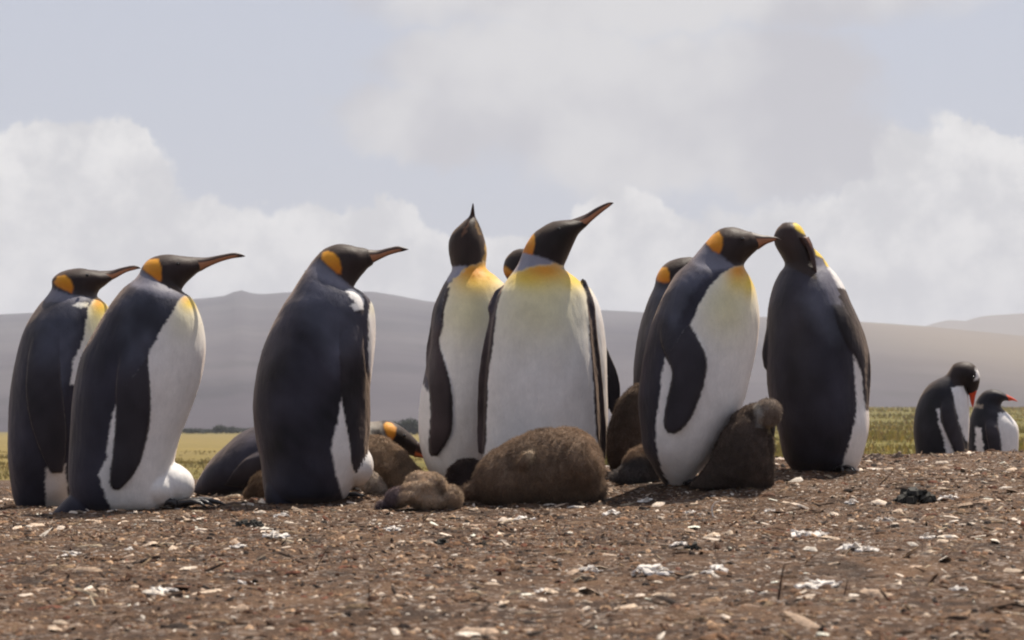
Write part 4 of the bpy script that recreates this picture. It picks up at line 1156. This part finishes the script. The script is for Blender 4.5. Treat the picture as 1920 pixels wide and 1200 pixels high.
SCR = [(1340, 1080, 60, 40, 'largest ragged white scrap at the bottom of the ground, right of centre'), (1225, 1080, 92, 44, 'broad broken white patch just left of the largest scrap'),
       (1535, 1106, 100, 28, 'long white smear by the standing twig at the bottom right'), (1105, 1073, 50, 26, 'white scrap with two notches beneath, below the big mound chick'),
       (1015, 1113, 34, 14, 'small white scrap at the very bottom near the centre'), (515, 1010, 56, 20, 'white ragged tuft below the dark backed penguin'),
       (446, 1030, 38, 15, 'smooth white oval scrap lower left of the ragged tuft'), (128, 1038, 44, 15, 'white scrap near the left edge below the leftmost penguin'),
       (238, 1031, 24, 13, 'small round white scrap beneath the egg carrying penguin'), (732, 1001, 42, 12, 'thin white flake below the small curled chick'),
       (1146, 972, 38, 13, 'flat white flake right of the big mound chick, on open soil'), (1210, 942, 36, 12, 'pale flake in front of the low grey brown chick'),
       (527, 975, 34, 16, 'pinkish white curl right below the dark backed penguin'), (1446, 960, 26, 13, 'white scrap below the hunched chick with tucked head'),
       (1600, 945, 30, 16, 'white scrap left of the dark peat lump'), (1660, 980, 56, 16, 'streaky white patch below the dark peat lump'), (1610, 1037, 86, 12, 'long thin white streak in the lower right'),
       (1520, 1003, 84, 14, 'slanting white streak left of the lower right long one'), (1803, 1110, 36, 16, 'white scrap in the bottom right corner'), (1740, 1010, 34, 26, 'scattered white clump at the right edge'),
       (460, 1093, 44, 12, 'pale flat scrap at the bottom left'), (1275, 1026, 40, 12, 'white scrap above the broad broken patch'), (1295, 962, 26, 10, 'small white flake beside the curled feather'), (1648, 884, 30, 12, 'pinkish stone like flake just below the crest at right'),
       (980, 975, 60, 12, 'pale streak in front of the big mound chick'), (305, 1109, 60, 10, 'thin pale streak in the bottom left corner'), (1780, 935, 46, 16, 'pale rubble right of the dark peat lump')]
for i, (a_, b_, c_, d_, l_) in enumerate(SCR):
    scrap(a_, b_, c_, d_, l_, 300 + i)
scrap(1715, 940, 92, 34, 'large dark peat lump lying on the soil at right', 401, M_CLOD, 'peat_lump', 'peat lump', 'dark lumps of peat')
scrap(1300, 1036, 34, 18, 'dark brown lump just under a white scrap, lower right', 402, M_CLOD, 'peat_lump', 'peat lump', 'dark lumps of peat')
scrap(828, 1023, 40, 12, 'flat dark lump below the small curled chick', 403, M_CLOD, 'peat_lump', 'peat lump', 'dark lumps of peat')
scrap(905, 1025, 24, 14, 'small dark lump right of the flat one, centre of the soil', 404, M_CLOD, 'peat_lump', 'peat lump', 'dark lumps of peat')
scrap(1640, 862, 44, 14, 'low brown stone lump on the crest beside the preening penguin', 405, M_TAN, 'peat_lump', 'peat lump', 'dark lumps of peat')
scrap(1685, 858, 30, 12, 'brown lump on the crest under the grass at right', 406, M_TAN, 'peat_lump', 'peat lump', 'dark lumps of peat')
scrap(470, 990, 58, 8, 'thin dark strip of peat below the dark backed penguin, left', 407, M_CLOD, 'peat_lump', 'peat lump', 'dark lumps of peat')


def twig(px, py, pts, r0, label, mat=M_TWIG, name='twig', cat='twig', group='thin stalks standing out of the soil'):
    """bent tapering stalk rooted at a ground point; pts are metre offsets"""
    x, y, z = ground_at(px, py)
    A = catmull(np.array(pts, float), 5); n = len(A); K = 7
    V = []; Fs = []
    for i, q in enumerate(A):
        tg = A[min(n - 1, i + 1)] - A[max(0, i - 1)]; tg /= np.linalg.norm(tg) + 1e-9
        s_ = np.cross(tg, [0, 1, 0.01]); s_ /= np.linalg.norm(s_); b2 = np.cross(tg, s_)
        r = r0 * (1 - 0.75 * i / (n - 1)) * (1 + 0.25 * math.sin(i * 2.3))
        for k in range(K):
            a2 = 2 * math.pi * k / K
            V.append(np.array([x, y, z]) + q + (s_ * math.cos(a2) + b2 * math.sin(a2)) * r)
    Fs = [tuple(q) for q in tube_faces(n, K)] + [tuple(range(K))[::-1], tuple(range((n - 1) * K, n * K))]
    return tag(mesh_obj(name, V, Fs, mat, None, (x, y, z)), label, cat, group)


twig(1458, 1125, [(0, 0, -.01), (.004, 0, .02), (.008, 0, .045), (.012, 0, .058), (.020, 0.002, .060)], .0022, 'dark twig standing up with a bent tip at the bottom right')
twig(1580, 1122, [(0, 0, -.01), (.006, 0, .02), (.010, 0, .035)], .0013, 'thin short twig right of the dark bent one')
twig(585, 1075, [(0, 0, -.01), (.014, 0, .02), (.028, 0, .045), (.040, 0, .060)], .0014, 'slanting dark stalk in the lower left of the soil')
twig(510, 1012, [(0, 0, -.01), (.001, 0, .02), (.002, 0, .05)], .0009, 'hair thin upright stalk beside the ragged white tuft')
twig(1500, 1060, [(0, 0, -.01), (.02, 0, .012), (.05, 0, .034)], .0012, 'low slanting stalk in the lower right')
twig(1530, 895, [(0, 0, -.01), (.004, 0, .02), (.010, 0, .05)], .0011, 'thin upright stalk at the foot of the preening penguin')
twig(1165, 962, [(0, 0, -.01), (-.006, 0, .02), (-.01, 0, .035)], .0012, 'small upright stalk right of the big mound chick')
twig(1072, 950, [(0, 0, -.01), (-.01, 0, .015), (-.022, 0, .032)], .0010, 'curved straw sticking up before the big mound chick')
twig(1340, 972, [(0, 0, -.005), (-.006, 0, .012), (-.008, 0, .03), (0, 0, .045), (.014, 0, .05)], .0028, 'curled white feather standing on the soil like a hook', M_WHITE, 'feather_curl', 'feather', 'white scraps of feather and droppings on the soil')
twig(668, 922, [(0, 0, .008), (.03, 0, .010), (.06, 0, .009), (.085, 0, .006)], .0045, 'long white feather quill lying at the feet of the dark backed penguin', M_WHITE, 'feather_quill', 'feather', 'white scraps of feather and droppings on the soil')

# ------------------------------------------------------------------ grass tufts and far bushes
M_GRASS, t, p, o = newmat('grass_blades')
a = t.node('ShaderNodeVertexColor', layer_name='Col')
t.l.new(a.outputs[0], p.inputs['Base Color']); p.inputs['Roughness'].default_value = 0.7
tr = t.node('ShaderNodeBsdfTranslucent'); t.l.new(a.outputs[0], tr.inputs[0]); mx = t.node('ShaderNodeMixShader'); mx.inputs[0].default_value = 0.4
t.l.new(p.outputs[0], mx.inputs[1]); t.l.new(tr.outputs[0], mx.inputs[2]); t.l.new(mx.outputs[0], o.inputs[0])


def grass(name, label, n, y0, y1, pxr, h_, seed, cpal):
    r = np.random.default_rng(seed)
    y = np.exp(r.random(n) * math.log(y1 / y0)) * y0
    px = pxr[0] + r.random(n) * (pxr[1] - pxr[0]); x = (px - 960) / F * y
    dens = fnoise(np.stack([x * .6, y * .15, x * 0], -1), 1.2, seed, 3)
    k_ = dens + 0.4 * r.normal(size=n) > 0.0
    x, y, dens = x[k_], y[k_], dens[k_]; n = len(x)
    z = ground_z(x, y)
    h = h_ * (0.5 + r.random(n)) * (1 + 0.6 * np.clip(dens, 0, 1)) * (y / 55) ** 0.3; wd = 0.012 * y / 50 * (0.6 + r.random(n)); lx = r.normal(size=n) * 0.35 * h; ly = r.normal(size=n) * .35 * h
    V = np.stack([np.stack([x - wd, y, z - .01], -1), np.stack([x + wd, y, z - .01], -1), np.stack([x + lx * .4 + wd * .6, y + ly * .4, z + h * .6], -1), np.stack([x + lx * .4 - wd * .6, y + ly * .4, z + h * .6], -1), np.stack([x + lx, y + ly, z + h], -1)], 1).reshape(-1, 3)
    k = np.arange(n)[:, None] * 5
    T = np.concatenate([k + [0, 1, 2], k + [0, 2, 3], k + [3, 2, 4]], 0)
    pal = np.array(cpal); cc = pal[r.integers(0, len(pal), n)] * (0.7 + .6 * r.random((n, 1)))
    return tag(mesh_obj(name, V, T, M_GRASS, None, (0, 0, 0), False, np.repeat(cc, 5, axis=0)), label, kind='stuff')


GP = [(0.17, 0.135, 0.02), (0.25, 0.18, 0.03), (0.13, 0.115, 0.02), (0.29, 0.19, 0.05), (0.10, 0.065, 0.02)]
grass('grass', 'yellow green grass of the pasture beyond the crest', 46000, 28, 330, (1000, 1960), 0.11, 5, GP)
grass('dry_grass', 'golden dry grass of the pasture behind the left birds', 14000, 34, 90, (-60, 1000), 0.05, 6, [(.24, .17, .06), (.19, .145, .05), (.14, .115, .04)])


def bush(px, Y, wpx, hpx, label, seed):
    r = np.random.default_rng(seed)
    x, _, z = gz(px, Y, False); k = Y / F
    n = 1500
    lob = [(r.normal() * .32, r.normal() * .2, .25 + .4 * r.random(), .25 + .22 * r.random()) for _ in range(8)]
    c_ = np.array([lob[i % 8] for i in range(n)])
    d = r.normal(size=(n, 3)); d /= np.linalg.norm(d, axis=1, keepdims=True); d *= (r.random((n, 1)) ** .4)
    W_ = wpx * k; H_ = hpx * k
    P = np.stack([x + (c_[:, 0] + d[:, 0] * c_[:, 3]) * W_ * .75, Y + (c_[:, 1] + d[:, 1] * c_[:, 3]) * W_ * .75, z + np.clip((c_[:, 2] + d[:, 2] * c_[:, 3]), 0.0, 1.05) * H_], -1)
    s_ = 0.07 * H_ + 0.02
    Q = P[:, None, :] + r.normal(size=(n, 3, 3)) * s_
    T = (np.arange(n)[:, None] * 3 + [0, 1, 2])
    base = np.array((0.035, 0.042, 0.030)); cc = base * (0.5 + 1.0 * r.random((n, 1)))
    root = bpy.data.objects.new('bush', None); C.objects.link(root); root.location = (x, Y, z)
    tag(root, label, 'bush', 'low dark bushes at the foot of the hill')
    fo = mesh_obj('foliage', Q.reshape(-1, 3), T, M_GRASS, root, (x, Y, z), False, np.repeat(cc, 3, axis=0))
    V = []; Fs = []
    for zz, rr_ in ((-.1, .05), (H_ * .5, .025)):
        for q in range(6):
            V.append((x + rr_ * math.cos(q * 1.047), Y + rr_ * math.sin(q * 1.047), z + zz))
    Fs += [(q, (q + 1) % 6, 6 + (q + 1) % 6, 6 + q) for q in range(6)]
    mesh_obj('stem', V, Fs, M_TWIG, root, (x, Y, z))
    return root


for i, a_ in enumerate([(362, 300, 44, 12, 'low dark bush nearest the chest of the egg carrying penguin'), (392, 310, 34, 8, 'flattest bush at the hill foot, middle of the left group'), (412, 300, 26, 15, 'small rounded bush in the left group at the hill foot'),
                        (432, 305, 40, 14, 'wide rounded bush right of the small one at the hill foot'), (765, 260, 60, 30, 'tallest hazy bush mass, left of the penguin with its beak straight up'), (742, 270, 34, 18, 'smaller hazy bush over the lying penguin\'s head'),
                        (460, 320, 40, 9, 'low bush just above the back of the lying penguin')]):
    bush(*a_, seed=500 + i)
